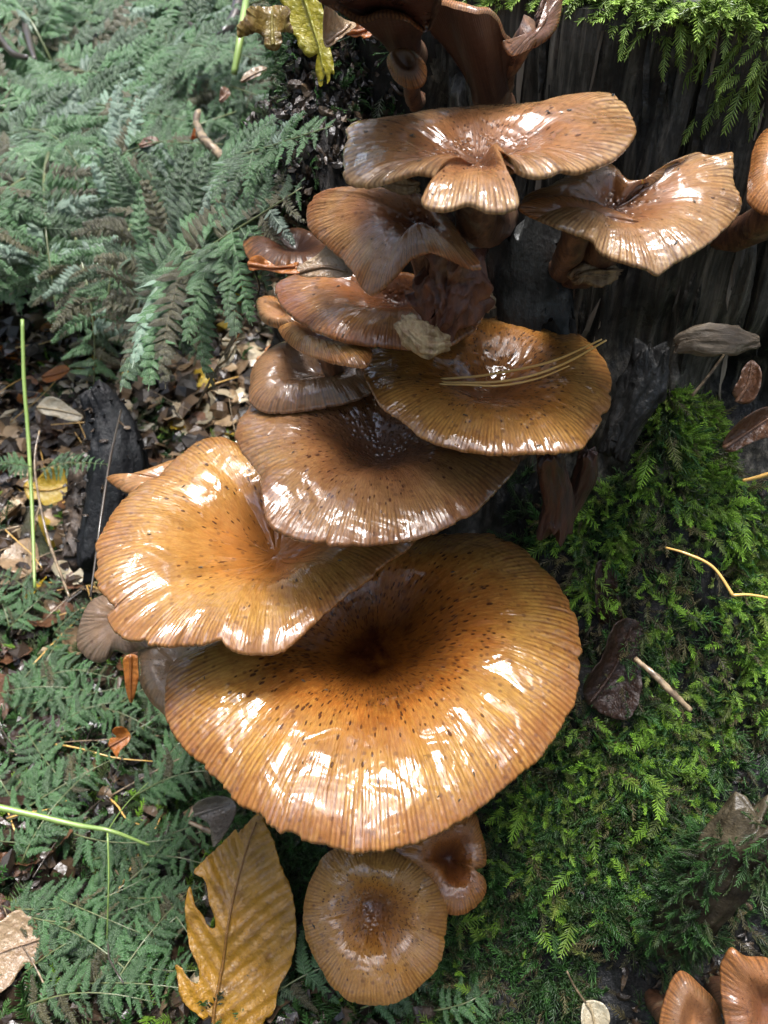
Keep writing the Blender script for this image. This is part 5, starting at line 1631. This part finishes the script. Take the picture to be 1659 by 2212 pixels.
wood_chunk('wood_stub', 'brown split wood slab left of the charred stub', 'wood stub', [(170, 1010, 33), (185, 1060, 32.5), (190, 1120, 31.5), (200, 1200, 30)], [.5, .9, 1.0, 1.1], wood_mat('brown_slab', (.02, .014, .01), (.06, .04, .026), (.14, .1, .07), 2, .8), .5, 9)
wood_chunk('wood_slab', 'smooth black upright slab of wood below the top cap', 'wood slab', [(1130, 490, 24.6), (1140, 560, 24.3), (1150, 640, 24.0), (1160, 740, 23.6)], [1.1, 1.15, 1.1, 1.1], wood_mat('black_slab', (.006, .006, .006), (.014, .015, .014), (.035, .036, .034), 2, .5), .35, 10, jag=.1)
wood_chunk('bark_piece', 'ridged brown bark piece at the lower right edge', 'bark', [(1640, 1780, 13.2), (1570, 1860, 12.8), (1500, 1960, 12.4), (1420, 2060, 12.2)], [.9, 1.0, .9, .4], wood_mat('ridged_bark', (.02, .014, .008), (.07, .055, .03), (.16, .13, .08), 0, .5), .5, 12, n=28)
wood_chunk('bark_piece', 'dark torn bark knob on the stump right of the amber cap', 'bark', [(1405, 755, 23.2), (1390, 830, 22.8), (1350, 920, 22.2), (1325, 985, 21.8)], [.5, .7, .5, .35], MAT_BARK, .7, 13, n=24)
wood_chunk('rotten_flesh', 'torn cream lump of old mushroom flesh below the chestnut cap', 'fungus scrap', [(868, 690, 19.3), (890, 715, 19.0), (925, 738, 18.9), (968, 740, 19.0)], [.18, .3, .32, .15], stem_mat('cream_flesh', (.4, .3, .15), (.16, .08, .03), (.5, .42, .28)), .8, 14, n=24, jag=.7)
wood_chunk('torn_flesh', 'ragged red-brown torn mushroom flesh between the folded and chestnut caps', 'fungus scrap', [(985, 545, 20.3), (970, 600, 20.2), (960, 660, 20.0), (945, 715, 19.8)], [.55, .75, .7, .3], stem_mat('torn_red_flesh', (.16, .05, .02), (.06, .018, .01), (.3, .16, .08)), .7, 15, n=28, jag=.8)
wood_chunk('fungus_scrap', 'pale crumpled fungus under the notch of the top cap', 'fungus scrap', [(835, 392, 20.6), (860, 400, 20.6), (905, 402, 20.6)], [.12, .2, .1], MAT_STEM_PALE, .8, 16, n=18, jag=.6)
wood_chunk('fungus_scrap', 'pale lump on the wood beside the black slab', 'fungus scrap', [(1035, 640, 22.8), (1048, 655, 22.7), (1060, 668, 22.7)], [.15, .25, .12], MAT_STEM_PALE, .8, 17, n=18, jag=.6)
wood_chunk('fungus_scrap', 'pale lumpy fungus base below the wavy cap', 'fungus scrap', [(1235, 605, 21.6), (1260, 590, 21.5), (1300, 590, 21.4), (1335, 585, 21.4)], [.15, .25, .3, .15], MAT_STEM_PALE, .8, 18, n=20, jag=.7)
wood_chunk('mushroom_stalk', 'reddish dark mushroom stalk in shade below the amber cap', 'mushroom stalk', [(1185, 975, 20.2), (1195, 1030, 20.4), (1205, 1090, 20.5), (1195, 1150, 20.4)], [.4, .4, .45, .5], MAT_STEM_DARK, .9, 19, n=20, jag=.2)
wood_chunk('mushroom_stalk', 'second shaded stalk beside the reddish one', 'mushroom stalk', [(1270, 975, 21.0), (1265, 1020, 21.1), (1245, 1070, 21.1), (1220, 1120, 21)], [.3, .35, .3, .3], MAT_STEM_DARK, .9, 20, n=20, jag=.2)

def grow_on(obj, name, protos, n, smin, smax, label, push=.05, down=-.3, sel=None):
    P = np.array([v.co for v in obj.data.vertices]) * 100 - np.array([0, 0, UPZ])
    Q = np.array([v.normal for v in obj.data.vertices])
    k = rng.choice(len(P), n)
    P, Q = P[k], Q[k]
    if sel is not None:
        m = sel(P)
        P, Q = P[m], Q[m]
    D = Q + np.array([0, 0, down]) + rng.normal(0, .4, P.shape)
    scatter(name, protos, P + Q * push, eulers(D, Q + rng.normal(0, .4, P.shape)), rng.uniform(smin, smax, len(P)), label)


for o_ in list(sc.objects):
    if o_.name.startswith('bark_piece') and 'ridged' in o_.get('label', ''):
        grow_on(o_, 'log_moss', [feather_sprig(160 + i, MOSS_DEEP, 9, 50, .3, .026) for i in range(3)], 1300, .25, .7, 'short moss creeping over the ridged bark piece',
                sel=lambda P: fbm(P[:, 0] * .9, P[:, 1] * .9, P[:, 2] * .9, 3, 2) > .0)
    if o_.name.startswith('wood_stub'):
        grow_on(o_, 'stub_crumbs', [crumb(60 + i, CRD) for i in range(4)], 160, .2, .6, 'scraps clinging to the wood stubs', down=0, sel=lambda P: rng.random(len(P)) < .6)
fpx('bright green flat sprig beside the black wood stub', (70, 1020), 33, (238, 1004), 30.5, .9, (0, -.5, .85), .2, 501, 0, 12, rr=.03)
fpx('bright green flat sprig at the left edge by the grass stalk', (75, 1010), 33, (-20, 1000), 32, .9, (0, -.5, .85), .2, 502, 0, 12, rr=.03)

_P, _N = [], []
for c_, k_ in ((cap1, 26), (cap2, 22), (cap3, 22), (cap4, 14), (cap9, 18), (cap10, 12), (cap15, 8), (cap7, 8)):
    g_ = c_[2]
    for _q in range(k_):
        i_ = rng.integers(int(g_.shape[0] * .25), g_.shape[0] - 2); j_ = rng.integers(0, g_.shape[1] - 1)
        n_ = np.cross(g_[i_ + 1, j_] - g_[i_, j_], g_[i_, j_ + 1] - g_[i_, j_]); n_ /= np.linalg.norm(n_) + 1e-9
        n_ = n_ if n_[2] > 0 else -n_
        _P.append(g_[i_, j_] + n_ * .02); _N.append(n_)
_P, _N = np.array(_P), np.array(_N)
scatter('cap_debris', [crumb(80 + i, CRD) for i in range(3)] + [crumb(90 + i) for i in range(2)], _P, eulers(np.cross(_N, rng.normal(0, 1, _N.shape)), _N), rng.uniform(.05, .16, len(_P)), 'tiny bits of rotted leaf stuck to the wet caps')

# ------------------------------------------------------------------ undergrowth further back
def bush_form(seed, mat, n=34):
    r_ = random.Random(seed)
    V, F, A = [], [], []
    for i in range(n):
        c = np.array([r_.gauss(0, 4), r_.gauss(0, 4), r_.uniform(1, 14)])
        L = r_.uniform(.8, 1.9)
        a = r_.uniform(0, 2 * PI)
        d = np.array([math.cos(a), math.sin(a), r_.uniform(-.5, .3)]); d /= np.linalg.norm(d)
        s = np.cross(d, (0, 0, 1)); s /= np.linalg.norm(s)
        up = np.cross(s, d)
        k = len(V)
        V += [c, c + d * L * .35 + s * L * .32 - up * .2, c + d * L * .75 + s * L * .24 - up * .2, c + d * L - up * .3, c + d * L * .75 - s * L * .24 - up * .2, c + d * L * .35 - s * L * .32 - up * .2, c + d * L * .5 + up * .15]
        A += [1, 0, 0, 1, 0, 0, 1]
        F += [(k + j, k + (j + 1) % 6, k + 6) for j in range(6)]
        v, f = tube([c * [.3, .3, 0], c * [.7, .7, .5], c], [.09, .07, .05], 3, False)
        k = len(V); V += list(v); A += [.6] * len(v); F += [tuple(x + k for x in q) for q in f]
    return mk_mesh('undergrowth_form', np.array(V) * .01, F, mat, False, {'vein': A})


n = 620
Y = 105 + 300 * rng.random(n) ** 1.3
X = (rng.random(n) * 1.5 - 1.0) * Y * .62
k = ((X - AX) ** 2 + (Y - AY) ** 2 > 24 ** 2)
X, Y = X[k], Y[k]
P = np.stack([X, Y, ground_z(X, Y)], -1)
scatter('undergrowth', [bush_form(i, LEAF_GREEN) for i in range(4)], P, np.stack([np.zeros(len(P)), np.zeros(len(P)), rng.uniform(0, 6.3, len(P))], -1), rng.uniform(.7, 1.7, len(P)), 'low leafy green undergrowth behind the ferns')

# ------------------------------------------------------------------ unseen forest crowns added to shape the light, open above the stump
def build_unseen_canopy():
    n = 5200
    d = rng.normal(0, 1, (n * 4, 3)); d[:, 2] = np.abs(d[:, 2]); d /= np.linalg.norm(d, axis=1)[:, None]
    g = np.array([-.05, -.08, 1.0]); g /= np.linalg.norm(g)
    ang = np.degrees(np.arccos(np.clip(d @ g, -1, 1)))
    el = np.degrees(np.arcsin(d[:, 2]))
    nz = fbm(d[:, 0] * 3.2, d[:, 1] * 3.2, d[:, 2] * 3.2, 44, 3)
    keep = (ang > 33 + 16 * nz) & (el > 4) & ((fbm(d[:, 0] * 7, d[:, 1] * 7, d[:, 2] * 7, 45, 2) < .45))
    d = d[keep][:n]
    rr = rng.uniform(360, 620, len(d))
    C = d * rr[:, None]
    V, F = [], []
    for c in C:
        q = rng.normal(0, 1, 3); q /= np.linalg.norm(q)
        t = np.cross(q, rng.normal(0, 1, 3)); t /= np.linalg.norm(t)
        s = np.cross(q, t)
        L = rng.uniform(12, 34)
        k = len(V)
        V += [c - t * L, c + s * L * .55 + q * L * .1, c + t * L, c - s * L * .55 + q * L * .1]
        F.append((k, k + 1, k + 2, k + 3))
    N = NT('unseen_canopy_leaves')
    N.fin(N.mix(N.noise(N.obj(), 2), (.03, .07, .02), (.08, .12, .03)), .5)
    tr = N.n('ShaderNodeBsdfTranslucent'); tr.inputs[0].default_value = (.1, .18, .04, 1)
    ms = N.n('ShaderNodeMixShader'); ms.inputs[0].default_value = .25
    N.link(N.b.outputs[0], ms.inputs[1]); N.link(tr.outputs[0], ms.inputs[2])
    N.link(ms.outputs[0], N.t.nodes['Material Output'].inputs['Surface'])
    o = part('unseen_canopy', np.array(V), np.array(F), N.m, smooth=False)
    tag(o, 'unseen green forest crowns added to shape the light round a gap of open sky', kind='stuff')


build_unseen_canopy()


# ------------------------------------------------------------------ labels that single out the repeats
MARKS = [((510, 2000), 'the large golden leaf'), ((70, 2030), 'the grey-brown oak leaf'), ((160, 1780), 'the pale green jointed stalk'), ((235, 1360), 'the pale ragged mushroom'), ((258, 1600), 'the orange toothed leaf scrap'),
         ((250, 1000), 'the charred wood stub'), ((100, 1055), 'the torn yellow leaf'), ((60, 900), 'the tall grass stalk'), ((282, 795), 'the yellow birch leaf'), ((480, 760), 'the diagonal dark stem'),
         ((520, 645), 'the yellow-green leaf'), ((570, 570), 'the orange wavy leaf'), ((640, 620), 'the chestnut mushroom'), ((560, 920), 'the middle brown mushroom'), ((330, 1020), 'the narrow tan mushroom tip'),
         ((680, 280), 'the frond on the black bark'), ((640, 420), 'the arching yellow-green frond'), ((340, 740), 'the drooping brownish frond'), ((120, 600), 'the long hanging frond'), ((450, 290), 'the grey bent stick'),
         ((585, 60), 'the browned maple leaf'), ((690, 80), 'the yellow maple leaf'), ((515, 60), 'the green fern stalk'), ((250, 180), 'the wide glossy frond'), ((60, 60), 'the top left corner'), ((330, 310), 'the brown leaf on the ferns'),
         ((20, 400), 'the left fern edge'), ((810, 2050), 'the small round mushroom'), ((1000, 1900), 'the notched mushroom'), ((470, 1750), 'the grey round dead leaf'), ((350, 1480), 'the fawn mushroom'), ((420, 60), 'the bent stem at the top')]


def where(x, y):
    d, m = min(((x - a[0]) ** 2 + (y - a[1]) ** 2, (a, t)) for a, t in MARKS)
    (mx, my), t = m
    dist = math.sqrt(d)
    if dist < 25:
        return 'right at ' + t, t
    side = ('right of ' if x > mx else 'left of ') if abs(x - mx) > abs(y - my) else ('below ' if y > my else 'above ')
    return ('close ' if dist < 70 else '') + side + t, t


bins = {}
for o in sc.objects:
    g = o.get('group')
    if g not in ('fallen leaves in the litter', 'twigs and needles in the litter', 'small fronds on the litter', 'bracken fronds behind'):
        continue
    loc = np.array(o.location) * 100 - np.array([0, 0, UPZ])
    if o.type == 'EMPTY' and o.children:
        c = [np.array(ch.location) for ch in o.children if ch.name.startswith('pinna')]
        if c:
            loc = loc + np.mean(c, 0) * 100
    (x, y), _z = project(loc)
    if g == 'fallen leaves in the litter':
        lb = ' '.join(o['label'].split()[:3])
    elif g.startswith('twigs'):
        lb = ' '.join(o['label'].split()[:3]).replace(' lying', '')
    elif g.startswith('small'):
        lb = 'small wet fern frond'
    else:
        lb = 'bracken frond'
    if g in ('small fronds on the litter', 'bracken fronds behind'):
        b = sorted(o.children, key=lambda q: q.name)
        cs = [np.array(ch.location) for ch in o.children if ch.name.startswith('pinna')]
        tipv = (sum(cs[-2:]) - sum(cs[:2]))
        ang = math.degrees(math.atan2(tipv[1] + tipv[2], tipv[0]))
        lb += ' pointing ' + ('right', 'up-right', 'up', 'up-left', 'left', 'down-left', 'down', 'down-right')[int(((ang + 22.5) % 360) // 45)]
    w, _t = where(x, y)
    inside = -30 < x < 1690 and -30 < y < 2240
    bins.setdefault((lb + ', ' + w, True), []).append((o, x, y, o.scale[0]))
for (lb, inside), L in bins.items():
    if len(L) == 1:
        for q in L:
            q[0]['label'] = lb
        continue
    L.sort(key=lambda q: q[1])
    if len(L) == 2:
        sp_x = abs(L[0][1] - L[1][1]) > abs(L[0][2] - L[1][2])
        if not sp_x:
            L.sort(key=lambda q: q[2])
        for q, nm in zip(L, ('the left one', 'the right one') if sp_x else ('the upper one', 'the lower one')):
            q[0]['label'] = lb + ', ' + nm
    else:
        names = {3: ['leftmost', 'middle', 'rightmost'], 4: ['leftmost', 'second from left', 'third from left', 'rightmost']}.get(len(L), ['leftmost'] + ['%s from left' % w for w in ('second', 'third', 'fourth', 'fifth', 'sixth', 'seventh', 'eighth', 'ninth', 'tenth', 'eleventh', 'twelfth', 'thirteenth', 'fourteenth', 'fifteenth', 'sixteenth', 'seventeenth', 'eighteenth')][:len(L) - 2] + ['rightmost'])
        for q, nm in zip(L, names):
            q[0]['label'] = lb + ', ' + nm
